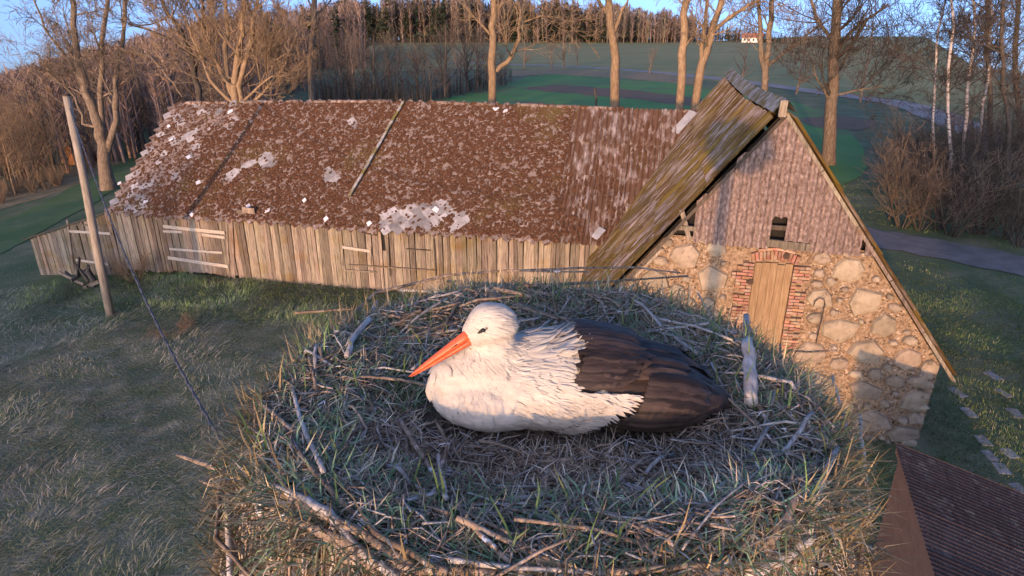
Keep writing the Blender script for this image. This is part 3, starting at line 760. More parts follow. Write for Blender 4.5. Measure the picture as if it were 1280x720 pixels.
# ---- gable: corrugated cladding sheets cut to the rake
G = lambda x, y: on_q(x, y, GQ)
zb0, zb1 = G(872, 302)[1], G(1112, 322)[1]; sb0, sb1 = G(872, 302)[0], G(1112, 322)[0]
def zbase(s): return zb0 + (zb1 - zb0) * (s - sb0) / (sb1 - sb0)
rows_z = [zbase, lambda s: zbase(s) + 1.0, lambda s: zbase(s) + 1.95, lambda s: PZ + 1]
clad = bpart('gable_cladding')
def clad_sheet(s0, s1, zlo, zhi, q, seed, cut=0.09):
    r = random.Random(seed); v, f = [], []
    n = max(6, int((s1 - s0) / .023)); cols = []
    for i in range(n + 1):
        ss = s0 + (s1 - s0) * i / n
        lo = zlo(ss) - (r.uniform(0, .05) if r.random() < .3 else 0); hi = min(zhi(ss) + .1, rake(ss) - cut)
        if hi - lo < .05: cols.append(None); continue
        y = q - .042 * math.cos(2 * math.pi * ss / .185)
        cols.append(len(v)); v += [bl(ss, y - .015, lo), bl(ss, y, (lo + hi) / 2), bl(ss, y + .015, hi)]
    for a, b in zip(cols, cols[1:]):
        if a is None or b is None: continue
        f += [(a, b, b + 1, a + 1), (a + 1, b + 1, b + 2, a + 2)]
    if f: obj('corrugated_sheet', new_mesh('clad_sheet', v, f, M['clad'], True), clad)
hx0, hx1 = G(962, 290)[0], G(981, 290)[0]
gx0, gx1 = G(1076, 300)[0], G(1083, 300)[0]
sl = G(868, 280)[0]
sr = G(1118, 322)[0]
k = 0
edges0 = [sl, sl + .85, hx0, None, hx1, hx1 + .95, gx0, None, gx1, sr + .02]
for a, b in zip(edges0, edges0[1:]):
    if a is None or b is None: continue
    clad_sheet(a, b, rows_z[0] if a != gx1 else (lambda s: zbase(s) + .02), rows_z[1], GQ - .07 - .006 * (k % 2), k); k += 1
clad_sheet(hx0 - .05, hx1 + .05, lambda s: zbase(s) + .72, rows_z[1], GQ - .062, 70)
obj('hole_slat', PLANK['wood_dark'], clad, bl((hx0 + hx1) / 2, GQ - .03, zbase(hx0) + .42), (0, 0, 0), (hx1 - hx0 + .1, .04, .1))
for rz in (1, 2):
    s_ = sl + (.25 if rz == 1 else .9)
    s_ = sl - .3 * rz
    while s_ < sr:
        e = s_ + 1.02
        clad_sheet(s_ + (.0 if k % 2 else .004), e + .05, rows_z[rz], rows_z[rz + 1], GQ - .062 + .012 * (2 - rz) - .02 * rz - .006 * (k % 2), k + 20, .08 + .05 * (k % 3)); k += 1
        s_ = e
# near-black sheet painting the shade of the loft, timbers under the cladding
lv = [bl(PS - 4.0, GQ + .25, 2.2), bl(PS + 4.0, GQ + .25, 2.2), bl(PS, GQ + .25, PZ - .2)]
obj('loft_shade_sheet', new_mesh('loft_shade_sheet', lv, [(0, 1, 2)], M['void']), clad)
board_px(clad, 958, 303, 1012, 309, .16, GQ - .10, .08, 'wood', 'beam')
board_px(clad, 846, 284, 872, 286, .1, GQ - .05, .08, 'wood', 'beam')
board_px(clad, 852, 262, 862, 300, .1, GQ + .0, .06, 'wood', 'beam')

# ---- gable: fieldstone wall
stonew = bpart('stone_wall')
sL, sR = PS - 4.12, PS + 4.05
wv, wf = [], []
NSX, NZ = 70, 34
def wtop(s): return min(zbase(s) + .10, rake(s) - .18)
for i in range(NSX + 1):
    ss = sL + (sR - sL) * i / NSX
    for j in range(NZ + 1):
        z = -.4 + (wtop(ss) + .4) * j / NZ
        b_ = .025 * noise.noise(Vector((ss * 6, z * 6, 2)))
        wv.append(bl(ss + (.0), GQ + .03 + b_ - .05 * (1 - z / 3 if z < 3 else 0), z))
for i in range(NSX):
    for j in range(NZ):
        a = i * (NZ + 1) + j; wf.append((a, a + NZ + 1, a + NZ + 2, a + 1))
obj('mortar', new_mesh('mortar', wv, wf, M['mortar'], True), stonew)
sw = MB(); sw.box(bl(sR - .45, 0, 0)[0], bl(sR, 0, 0)[0], GQ + .06 - Q0, 25.4 - Q0, -.4, 2.0); sw.box(bl(sL, 0, 0)[0], bl(sL + .4, 0, 0)[0], GQ + .06 - Q0, 20.45 - Q0, -.4, 2.0)
sw.box(bl(sL, 0, 0)[0], bl(sR, 0, 0)[0], 25.35 - Q0, 25.42 - Q0, -.4, 2.0)
obj('side_wall', sw.mesh('side_wall', M['mortar']), stonew)
n = len(lv); obj('rear_gable', new_mesh('rear_gable', [bl(PS - 4.1, 25.36, 2), bl(PS + 4.1, 25.36, 2), bl(PS, 25.36, PZ - .15)], [(0, 1, 2)], M['wood_dark']), barn)
# door in the gable with its brick surround
dxl, dz1 = G(944, 327); dxr, _ = G(991, 330); dz0 = G(960, 432)[1]
gdoor = bpart('loft_door')
nb = 5
for i in range(nb):
    a = dxl + (dxr - dxl) * i / nb; b_ = dxl + (dxr - dxl) * (i + 1) / nb
    obj('plank', PLANK['wood_door'], gdoor, bl((a + b_) / 2, GQ - .035 - .004 * (i % 2), dz0), (0, 0, 0), (b_ - a - .006, .04, dz1 - dz0 + R.uniform(-.03, .02)))
UBR = MB().box(-.5, .5, -.5, .5, -.5, .5)
BR = new_mesh('brick', UBR.v, UBR.f, M['brick'])
bset = bpart('brick_surround')
def brick(sx, z, L_, h, tilt=0, q=None):
    obj('brick', BR, bset, bl(sx, (q or GQ - .03) + R.uniform(-.012, .012), z), (R.uniform(-.03, .03), tilt + R.uniform(-.03, .03), R.uniform(-.03, .03)), (L_, .12, h))
z = dz0 + .05; row = 0
while z < dz1 - .02:
    for sgn, e in ((-1, dxl - .015), (1, dxr + .015)):
        wid = .40 if sgn < 0 else (.34 if z > dz0 + .5 else .28)
        x = 0
        Ls = [.24, .12] if row % 2 else [.12, .24]
        for L_ in Ls + ([.1] if R.random() < .35 else []):
            if x + L_ > wid + .08: break
            if R.random() < .22 and x > 0: break
            brick(e + sgn * (x + L_ / 2), z, L_ - .016, .062); x += L_
    z += .077; row += 1
na = 13
for i in range(na):
    t = (i + .5) / na; sx = dxl - .1 + (dxr - dxl + .2) * t; arch = .10 * (1 - (2 * t - 1) ** 2)
    brick(sx, dz1 + .10 + arch, .062, .2, (t - .5) * .5)
    if i % 2 == 0 and .15 < t < .9: brick(sx, dz1 + .24 + arch, .15, .06, (t - .5) * .5)
# boulders packed on the wall
def stone_mesh(seed):
    r = random.Random(seed); k = r.choice((5, 6, 7)); v, f = [], []
    ph = r.uniform(0, 6)
    out = [(ph + 2 * math.pi * (i + r.uniform(-.2, .2)) / k, r.uniform(.82, 1.12)) for i in range(k)]
    for rr, y in ((1.0, .35), (.9, -.5), (.62, -.85)):
        for a, q in out: v.append((rr * q * math.cos(a), y + r.uniform(-.08, .08), rr * q * math.sin(a)))
    v.append((0, -.95 + r.uniform(-.1, .1), 0))
    for ring in range(2):
        for i in range(k):
            i2 = (i + 1) % k; a, b_ = ring * k, ring * k + k
            f.append((a + i, a + i2, b_ + i2, b_ + i))
    for i in range(k): f.append((2 * k + i, 2 * k + (i + 1) % k, 3 * k))
    return new_mesh('stone', v, f, M['stone'], False)
STN = [stone_mesh(i) for i in range(14)]
for me in STN:
    me.polygons.foreach_set('use_smooth', [False] * len(me.polygons))
placed = []
def ok_stone(x, z, a, b_):
    if z + b_ > wtop(x) + .02 or z - b_ < -.1 or x - a < sL + .02 or x + a > sR + .03: return False
    if z + b_ > min(wtop(x - a), wtop(x + a)) + .06: return False
    if dxl - .48 - a * .8 < x < dxr + .42 + a * .8 and dz0 - .1 - b_ < z < dz1 + .38 + b_ * .9: return False
    for px, pz, pa, pb in placed:
        if ((x - px) / (a + pa + .012)) ** 2 + ((z - pz) / (b_ + pb + .012)) ** 2 < .93: return False
    return True
for size, tries in ((.42, 400), (.33, 1000), (.25, 1500), (.18, 2500), (.13, 2500), (.09, 3000)):
    for _ in range(tries):
        x, z = R.uniform(sL, sR), R.uniform(-.1, zb0 + .4)
        a = size * R.uniform(.85, 1.25); b_ = size * R.uniform(.7, 1.0)
        if len(placed) < 290 and ok_stone(x, z, a, b_):
            placed.append((x, z, a, b_))
            th = R.uniform(.07, .12)
            obj('stone', STN[R.randrange(14)], stonew, bl(x, GQ - .0 - .05 * (1 - z / 3 if z < 3 else 0), z), (R.uniform(-.06, .06), R.uniform(-.25, .25), R.uniform(-.06, .06)), (a, th, b_))
# squared corner stones
z = -.1; i = 0
while z < wtop(sR) - .15:
    h = R.uniform(.26, .42); L_ = .62 if i % 2 else .42
    obj('stone', BR2 if False else STN[i % 14], stonew, bl(sR - L_ / 2 + .02, GQ + .0 - .05 * (1 - z / 3), z + h / 2), (0, R.uniform(-.08, .08), 0), (L_ / 2, .09, h / 2)); z += h; i += 1
# chinking: small stones pressed into the mortar
V, T, c = [], [], 0
for _ in range(5200):
    x, z = R.uniform(sL + .05, sR - .03), R.uniform(0, zb0 + .35)
    if z > wtop(x) - .04: continue
    if dxl - .4 < x < dxr + .34 and dz0 < z < dz1 + .3: continue
    if any(((x - px) / (pa * .92)) ** 2 + ((z - pz) / (pb * .92)) ** 2 < 1 for px, pz, pa, pb in placed): continue
    if noise.noise(Vector((x * 1.3, z * 1.3, 40))) < -.28: continue
    lv_, lf = LUMPS[R.randrange(8)]; a, b_ = R.uniform(.02, .075), R.uniform(.018, .05); h = R.uniform(.02, .05)
    an = R.uniform(0, 3); xx, zz = lv_[:, 0] * a, lv_[:, 1] * b_
    y = GQ + .035 - .05 * (1 - z / 3 if z < 3 else 0) - Q0
    V.append(np.column_stack([x - S0 + xx * math.cos(an) - zz * math.sin(an), y - lv_[:, 2] * h, z + xx * math.sin(an) + zz * math.cos(an)]))
    T.append(lf[:, ::-1] + c); c += len(lv_)
o = obj('chinking', fast_mesh('chinking', np.concatenate(V), np.concatenate(T), M['pebble']), stonew); o['kind'] = 'stuff'
# iron wall anchors and the long iron hook
for x, y in ((937, 350), (982, 318)):
    ss, z = G(x, y); a = MB()
    a.tube([bl(ss, GQ - .02, z), bl(ss, GQ - .115, z)], [.075, .075], 12).tube([bl(ss, GQ - .11, z), bl(ss, GQ - .135, z)], [.03, .03], 8)
    obj('wall_anchor', a.mesh('wall_anchor', M['iron']), stonew)
hk = [(1015, 379), (1017, 373), (1022, 369), (1028, 371), (1029, 377), (1026, 390), (1022, 407), (1018, 425)]
obj('iron_hook', MB().tube([bl(G(x, y)[0], GQ - .16, G(x, y)[1]) for x, y in hk], [.012] * len(hk), 6).mesh('iron_hook', M['iron'], True), stonew)

# ---- lean-to at the left end
lean_to = bpart('lean_to')
sE, zE = on_q(36, 298, 20.4)
lz = lambda s: 2.42 + (zE - 2.42) * (-20.42 - s) / (-20.42 - sE)
lt = lambda s: terrain(*B(s, 20.4, 0)[:2])
ldoor = (on_q(88, 310, 20.4)[0], on_q(132, 310, 20.4)[0])
s = sE + .02
while s < -20.44:
    w = R.uniform(.13, .22); w = min(w, -20.44 - s + .02); sc = s + w / 2
    d = ldoor[0] < sc < ldoor[1]
    top = lz(sc) - .03 + R.uniform(-.03, .03); bot = lt(sc) - .05
    obj('plank', BOARDS[R.randrange(10)], lean_to, bl(sc, 20.45 + R.uniform(-.012, .012) - (.03 if d else 0), bot), (0, R.uniform(-.015, .015), R.uniform(-.02, .02)), (w - .012, .028, top - bot)); s += w
for x0, y0, x1, y1, hw, m in ((87, 289, 138, 292, .10, 'wood_light'), (84, 275, 92, 338, .09, 'wood'), (86, 281, 132, 282, .05, 'wood'), (95, 325, 135, 330, .1, 'wood_light')):
    board_px(lean_to, x0, y0, x1, y1, hw, 20.375, .03, m)
lr = MB(); n = 0
lr.v = [bl(sE - .2, 20.28, lz(sE - .2)), bl(-20.45, 20.28, 2.42), bl(-20.45, 26, 2.42), bl(sE - .2, 26, lz(sE - .2)),
        bl(sE - .2, 20.28, lz(sE - .2) + .05), bl(-20.45, 20.28, 2.47), bl(-20.45, 26, 2.47), bl(sE - .2, 26, lz(sE - .2) + .05)]
lr.f = [(0, 3, 2, 1), (4, 5, 6, 7), (0, 1, 5, 4), (1, 2, 6, 5), (2, 3, 7, 6), (3, 0, 4, 7)]
obj('lean_to_roof', lr.mesh('lean_to_roof', M['wood_dark']), lean_to)
lw = MB().box(bl(sE + .05, 0, 0)[0], bl(-20.46, 0, 0)[0], 20.5 - Q0, 20.56 - Q0, -1, 1.0).box(bl(sE + .02, 0, 0)[0], bl(sE + .1, 0, 0)[0], 20.57 - Q0, 25.9 - Q0, -1.2, zE - .1)
obj('lean_to_shade_backing', lw.mesh('lean_to_shade_backing', M['void']), lean_to)  # near-black boxes paint the shade inside the lean-to

# ================================================================== THINGS AROUND THE BARN
pb = ground_at(138, 395); pt = on_y(83, 120, pb.y)
up_ = empty('utility_pole', pb)
tag(up_, 'tall weathered grey wooden pole standing in the meadow before the plank barn', 'pole')
top = pt - pb
obj('shaft', MB().tube([Vector((0, 0, -.3)), top * .33, top * .66 + Vector((.03, 0, 0)), top], [.14, .128, .115, .10], 12).mesh('shaft', M['pole'], True), up_)
obj('cap', MB().tube([top, top + Vector((0, 0, .06))], [.115, .10], 12).mesh('cap', M['iron']), up_)
# twisted cable sagging from the pole towards the nest mast
c0 = pt + Vector((.1, -.12, -.35)); c1 = Vector((-.05, 1.35, 6.3))
cp = []
for i in range(41):
    t = i / 40; p = c0.lerp(c1, t); p.z -= 1.75 * 4 * t * (1 - t); cp.append(p)
org = Vector(c0)
cb = MB().tube([p - org for p in cp], [.016] * 41, 6)
for ph in (0, math.pi):
    tw = []
    for i in range(241):
        t = i / 240; p = c0.lerp(c1, t); p.z -= 1.75 * 4 * t * (1 - t); a = t * 160 + ph
        tw.append(p - org + Vector((math.cos(a), 0, math.sin(a))) * .016)
    cb.tube(tw, [.009] * 241, 4)
o = obj('aerial_cable', cb.mesh('aerial_cable', M['cable'], True), None, org)
tag(o, 'dark twisted cable sagging from the grey pole across the meadow to the nest', 'cable')

# heap of scrap timber by the lean-to
jb = ground_at(103, 362); jk = empty('scrap_timber', jb)
tag(jk, 'small dark heap of scrap boards lying at the lean-to behind the pole', 'timber heap')
jr = random.Random(3)
for i in range(9):
    L_ = jr.uniform(.5, 1.2)
    obj('scrap_board', PLANK['wood_dark' if i % 2 else 'wood'], jk, (jr.uniform(-.3, .35), jr.uniform(-.2, .3), .05 + i * .06), (jr.uniform(-.4, .4), jr.uniform(.6, 1.5), jr.uniform(0, 3)), (.14, .04, L_))
st_ = MB().tube([(0, 0, 0), (.1, .05, .35), (.02, .02, .75), (.12, 0, .95)], [.14, .12, .1, .06], 8)
obj('stump', st_.mesh('stump', M['bark_d'], True), jk, (.3, .1, 0))

# stepping slabs in the lawn
for i, (x, y) in enumerate(((1197, 491), (1211, 516), (1241, 470), (1254, 492), (1269, 517), (1229, 551), (1237, 570), (1252, 586), (1262, 567), (1275, 612))):
    p = ground_at(x, y); b = MB().box(-.14, .14, -.22, .22, -.06, .012)
    o = obj('paving_slab', b.mesh('paving_slab', M['slab']), None, (p.x, p.y, .012), (R.uniform(-.02, .02), R.uniform(-.02, .02), R.uniform(-.3, .3)), (R.uniform(.7, 1), R.uniform(.8, 1.1), 1))
    row = 'right' if x > 1240 and i != 7 else 'left'
    bm = bmesh.new(); bm.from_mesh(o.data); bmesh.ops.bevel(bm, geom=bm.edges[:], offset=.012, segments=1, affect='EDGES'); bm.to_mesh(o.data); bm.free()
    lab = ['first pale slab of the left row in the lawn beside the gable foot', 'second pale slab of the left row in the lawn, just below the first',
           'first pale slab of the right row in the lawn, farthest from the brown shed', 'second pale slab of the right row in the lawn', 'third pale slab of the right row in the lawn, by the picture edge',
           'third pale slab of the left row, nearest above the brown shed roof corner', 'fourth pale slab of the left row close to the brown shed roof', 'lowest pale slab of the left row touching the brown roof outline',
           'pale slab lying between the two rows close to the brown roof', 'lowest pale slab at the right picture edge above the brown roof'][i]
    tag(o, lab, 'slab', 'pale slabs set in the lawn')

# small shed with brown corrugated roof, lower right
P1 = at_z(1125, 556, 2.7); P2 = at_z(1176, 720, 2.7)
e1 = (P2 - P1); e1.z = 0; Lv = e1.length + 1.2; e1.normalize()
shed = empty('garden_shed', (P1.x, P1.y, 0), math.atan2(e1.y, e1.x))      # local x along the high edge, local y to the low side
tag(shed, 'small shed with dark brown corrugated roof and tan board wall in the lower right corner', 'shed')
sgn = 1 if Matrix.Rotation(math.atan2(e1.y, e1.x), 3, 'Z') @ Vector((0, 1, 0)) @ Vector((1, 0, 0)) > 0 else -1
for i in range(5):
    a0, a1 = i * Lv / 5, (i + 1) * Lv / 5
    v, f = [], []; n = 54
    for k in range(n + 1):
        x = a0 + (a1 + .05 - a0) * k / n
        dz = .014 * math.cos(2 * math.pi * x / .09) + .006 * (i % 2)
        v += [(x, -.08 * sgn, 2.72 + dz), (x, 1.6 * sgn, 2.72 - 1.68 * .26 + dz), (x, 3.2 * sgn, 2.72 - 3.28 * .26 + dz)]
    f = [(3 * k + j, 3 * k + 3 + j, 3 * k + 4 + j, 3 * k + 1 + j) for k in range(n) for j in range(2)]
    if sgn < 0: f = [t[::-1] for t in f]
    obj('roof_sheet', new_mesh('roof_sheet', v, f, M['brownroof'], True), shed)
ys = sorted((.02 * sgn, .06 * sgn))
for i in range(4):
    a0 = .06 + i * (Lv - .06) / 4
    obj('wall_board', MB().box(a0, a0 + (Lv - .06) / 4 - .006, ys[0], ys[1], 0, 2.66).mesh('wall_board', M['plywood']), shed)
ys = sorted((-.03 * sgn, .015 * sgn))
obj('fascia', MB().box(-.04, Lv, ys[0], ys[1], 2.52, 2.69).mesh('fascia', M['plywood']), shed)
ys = sorted((.08 * sgn, 3.0 * sgn)); w2 = MB()
w2.v = [(.07, ys[0], 0), (.07, ys[1], 0), (.07, ys[1], 2.66 - (.78 if sgn > 0 else .02)), (.07, ys[0], 2.66 - (.02 if sgn > 0 else .78))]; w2.f = [(0, 1, 2, 3)]
obj('end_wall', w2.mesh('end_wall', M['plywood']), shed)
obj('low_wall', MB().box(.1, Lv, 2.95 * sgn if sgn > 0 else -3.0, 3.0 * sgn if sgn > 0 else -2.95, 0, 1.85).mesh('low_wall', M['plywood']), shed)

# ================================================================== NEST
NC = Vector((0.07, 1.50)); NZ0 = 8.065
def nest_z(x, y):
    dx, dy = x - NC.x, y - NC.y
    r = math.hypot(dx, dy) * (1 + .05 * noise.noise(Vector((math.atan2(dy, dx) * 1.5, 3, 0))))
    if r < .64: z = .05 * (r / .64) ** 2.2
    elif r < .74: z = .05 - .035 * ((r - .64) / .10) ** 2
    else: z = .015 - (r - .74) * 3.0
    a = math.atan2(dy, dx)
    z += .02 * noise.noise(Vector((x * 4, y * 4, 0))) + .02 * noise.noise(Vector((math.cos(a) * 2, math.sin(a) * 2, 4)))
    if dy < -.30: z += .055 * min(1, (-dy - .30) / .3) * (1 if r < .74 else max(0, 1 - (r - .74) * 8))          # front rim a little higher
    return NZ0 + max(z, -.55)
def on_nest(x, y, off=0.0):
    d = ray(x, y); t = 1.0
    for _ in range(40):
        p = Vector((0, 0, H)) + d * t
        e = p.z - (nest_z(p.x, p.y) + off)
        t += e / max(.45, -d.z) * .5
    return Vector((0, 0, H)) + d * t
mast = empty('nest_mast', (NC.x, NC.y, 0))
tag(mast, 'round wooden mast with a slatted platform carrying the stork nest', 'mast')
obj('mast_pole', MB().tube([(0, 0, -.3), (0, 0, 3.5), (0, 0, 7.4)], [.16, .145, .13], 14).mesh('mast_pole', M['pole'], True), mast)
for i in range(7):
    obj('platform_slat', MB().box(-.62, .62, -.6 + i * .18, -.48 + i * .18, 7.42, 7.46).mesh('platform_slat', M['wood']), mast)
for k in (-.3, .3): obj('platform_beam', MB().box(k - .04, k + .04, -.62, .62, 7.32, 7.418).mesh('platform_beam', M['wood']), mast)
nest = empty('stork_nest', (NC.x, NC.y, 7.47))
tag(nest, 'large round stork nest of sticks, soil and grass filling the foreground', 'nest')
NO = Vector((NC.x, NC.y, 7.47))
v, f = [], []
NA, NRR = 96, 44
for i in range(NRR + 1):
    r = .90 * i / NRR
    for k in range(NA):
        a = 2 * math.pi * k / NA; x, y = NC.x + r * math.cos(a), NC.y + r * math.sin(a)
        z = nest_z(x, y) + .012 * noise.noise(Vector((x * 25, y * 25, 1))) + .007 * noise.noise(Vector((x * 60, y * 60, 1)))
        if i == NRR: r2 = .66; x, y, z = NC.x + r2 * math.cos(a), NC.y + r2 * math.sin(a), 7.47
        v.append(Vector((x, y, z)) - NO)
for i in range(NRR):
    for k in range(NA):
        k2 = (k + 1) % NA; f.append((i * NA + k, i * NA + k2, (i + 1) * NA + k2, (i + 1) * NA + k))
f.append(tuple(NRR * NA + k for k in range(NA)))
obj('nest_cup', new_mesh('nest_cup', v, f, M['soil'], True), nest)

STK = on_nest(708, 515)                     # where the stork sits
def nest_grass(n, name, rlo, rhi, lmin, lmax, wid, cols, w, lean, reject=None, zo=-.004, bend=(.1, 1.2), inward=None):
    a = NR.uniform(0, 2 * math.pi, n); r = np.sqrt(NR.uniform(rlo ** 2, rhi ** 2, n))
    x, y = NC.x + r * np.cos(a), NC.y + r * np.sin(a)
    if reject is not None:
        k = np.array([not reject(p, q) for p, q in zip(x, y)]); x, y, a, r = x[k], y[k], a[k], r[k]; n = len(x)
    z = np.array([nest_z(p, q) for p, q in zip(x, y)]) + zo
    base = np.column_stack([x, y, z])
    az = NR.uniform(0, 2 * math.pi, n) + 1.6 * field_noise(base, 5.0, 3)
    if inward is not None: az = a + NR.normal(0, inward, n)
    tone = field_noise(base, 3.5, 8)[:, None]
    col = np.clip(pick(n, cols, w) * (1 + .5 * tone), .004, .9)
    V, T, C = blades(base, NR.uniform(lmin, lmax, n), wid * NR.uniform(.5, 1.4, n), az, NR.uniform(*lean, n), NR.uniform(*bend, n), col)
    o = obj(name, fast_mesh(name, V - np.array(NO), T, M['blade'], C), nest); o['kind'] = 'stuff'
    return o
def near_stork(x, y):
    dx, dy = (x - STK.x), (y - STK.y)
    return (dx / .40) ** 2 + (dy / .17) ** 2 < 1
def lining(x, y):                            # trampled brown lining before and around the bird
    dx, dy = (x - STK.x + .02), (y - STK.y + .14)
    return (dx / .48) ** 2 + (dy / .27) ** 2 < 1 + .7 * noise.noise(Vector((x * 5, y * 5, 2)))
NG = [(0.15, 0.23, 0.11), (0.22, 0.31, 0.16), (0.10, 0.155, 0.075), (0.36, 0.32, 0.2), (0.52, 0.45, 0.32), (0.19, 0.145, 0.095)]
ND = [(0.32, 0.245, 0.165), (0.44, 0.36, 0.25), (0.58, 0.5, 0.38), (0.17, 0.125, 0.085)]
nest_grass(30000, 'green_grass', .05, .77, .035, .10, .0045, NG, [6, 6, 4, 3, 3, 2], (.85, 1.55), lambda x, y: near_stork(x, y) or lining(x, y), bend=(-.2, 1.2))
nest_grass(28000, 'dry_grass', .0, .79, .03, .09, .0026, ND, [4, 4, 2, 3], (.9, 1.6), near_stork, bend=(-.3, .6))
nest_grass(13000, 'lining_grass', .0, .6, .02, .07, .0022, ND, [5, 3, 1, 4], (1.0, 1.65), lambda x, y: near_stork(x, y) or not lining(x, y), bend=(-.5, .5))
nest_grass(420, 'tall_grass', .3, .78, .07, .14, .005, [(0.10, 0.16, 0.05), (0.16, 0.19, 0.07), (0.07, 0.12, 0.045)], [4, 2, 3], (.1, 1.1), lambda x, y: near_stork(x, y) or lining(x, y))
nest_grass(5200, 'rim_straw', .68, .84, .06, .15, .004, [(0.30, 0.23, 0.12), (0.22, 0.16, 0.08), (0.14, 0.15, 0.06), (0.40, 0.32, 0.19)], [4, 3, 2, 2], (.4, 1.5), inward=.9, bend=(-.6, 1.6))

sr_ = random.Random(11)
def stick(pts, r0, r1, m, name='stick', sides=6, knots=True):
    P = []
    for i in range(len(pts) - 1):
        for j in range(4):
            t = j / 4; P.append(pts[i].lerp(pts[i + 1], t))
    P.append(pts[-1])
    n = len(P); jit = r0 * .3
    P = [p + Vector((sr_.uniform(-jit, jit), sr_.uniform(-jit, jit), sr_.uniform(-jit, jit) * .6)) for p in P]
    rr = [(r0 + (r1 - r0) * i / (n - 1)) * sr_.uniform(.93, 1.08) for i in range(n)]
    return obj(name, MB().tube([p - NO for p in P], rr, sides).mesh(name, M[m], True), nest)
def stick_px(pp, r0, r1, m, off=.02, **k):
    return stick([on_nest(x, y, off if not isinstance(off, (list, tuple)) else off[i]) for i, (x, y) in enumerate(pp)], r0, r1, m, **k)
stick_px([(933, 396), (936, 430), (939, 465), (937, 504)], .0165, .018, 'stick_g', .032, sides=10)
stick_px([(425, 405), (470, 366), (560, 344), (640, 338), (735, 340)], .011, .006, 'stick', .03)
stick_px([(655, 338), (720, 335), (790, 334), (850, 341)], .008, .005, 'stick', .03)
stick_px([(560, 352), (660, 358), (760, 352), (860, 345)], .009, .006, 'stick', .025)
stick_px([(500, 363), (560, 365), (610, 362)], .008, .008, 'stick_g', .02)
stick_px([(566, 358), (620, 362), (665, 372)], .012, .009, 'stick', .02)
stick_px([(470, 378), (460, 400), (440, 425), (434, 445)], .011, .008, 'stick_g', .03)
stick_px([(368, 391), (400, 389), (440, 386)], .008, .007, 'stick', .04)
for pp, a, b, m in (
    ([(222, 568), (290, 592), (350, 618), (430, 655), (530, 715)], .009, .012, 'stick'),
    ([(250, 600), (320, 625), (400, 668), (470, 712)], .008, .009, 'stick'),
    ([(310, 635), (380, 655), (430, 676), (500, 722)], .010, .013, 'stick'),
    ([(300, 590), (360, 615), (410, 640), (450, 690), (500, 722)], .010, .010, 'stick_g'),
    ([(365, 485), (376, 525), (390, 560), (405, 590)], .007, .008, 'stick_g'),
    ([(352, 530), (385, 580), (420, 622), (470, 668), (560, 716)], .007, .008, 'stick'),
    ([(410, 560), (436, 585), (470, 603), (520, 628), (560, 642)], .006, .006, 'stick'),
    ([(500, 525), (530, 575), (565, 625), (600, 668), (655, 718)], .007, .006, 'stick'),
    ([(520, 618), (580, 640), (640, 668)], .005, .004, 'stick'),
    ([(560, 700), (640, 710), (760, 716)], .007, .005, 'stick_g'),
    ([(430, 700), (520, 712), (620, 716)], .009, .009, 'stick'),
    ([(1040, 470), (1052, 510), (1064, 552)], .009, .009, 'stick_g'),
    ([(1074, 520), (1080, 570), (1086, 640)], .010, .009, 'stick_g'),
    ([(1045, 560), (1025, 610), (1012, 668)], .010, .008, 'stick_g'),
    ([(1022, 572), (990, 630), (958, 690)], .011, .012, 'stick'),
    ([(1015, 515), (985, 560), (930, 590)], .008, .006, 'stick_g'),
    ([(975, 430), (978, 480), (976, 530)], .006, .006, 'stick'),
    ([(990, 535), (1040, 560), (1066, 600), (1080, 640)], .007, .006, 'stick'),
    ([(880, 715), (980, 692), (1060, 680), (1090, 684)], .009, .008, 'stick'),
    ([(930, 718), (990, 690), (1015, 672)], .015, .013, 'stick_g'),
    ([(760, 716), (860, 706), (960, 702), (1060, 716)], .008, .007, 'stick'),
    ([(820, 398), (870, 408), (915, 425)], .006, .006, 'stick_g'),
    ([(872, 366), (890, 396), (905, 440)], .006, .005, 'stick_g'),
    ([(690, 610), (760, 628), (830, 648), (920, 662)], .004, .003, 'stick'),
    ([(545, 525), (560, 555), (550, 590)], .006, .005, 'stick'),
    ([(985, 438), (1010, 440), (1046, 438)], .006, .007, 'stick')):
    stick_px(pp, a * .78, b * .78, m, [.012 + .02 * sr_.random() for _ in pp])
for i in range(185):
    a = sr_.uniform(0, 2 * math.pi); r = sr_.uniform(.42, .8) if i < 120 else sr_.uniform(.2, .6); L_ = sr_.uniform(.12, .5)
    x, y = NC.x + r * math.cos(a), NC.y + r * math.sin(a)
    if near_stork(x, y): continue
    d = a + math.pi / 2 + sr_.gauss(0, .95)
    pts = []
    for t in (-.5, -.15, .2, .5):
        px_, py_ = x + math.cos(d) * L_ * t, y + math.sin(d) * L_ * t
        pts.append(Vector((px_, py_, nest_z(px_, py_) + sr_.uniform(.004, .035))))
    if any(near_stork(p.x, p.y) for p in pts): continue
    r0 = sr_.uniform(.0022, .0065)
    stick(pts, r0, r0 * sr_.uniform(.5, .9), 'stick_g' if sr_.random() < .28 else 'stick', sides=5)
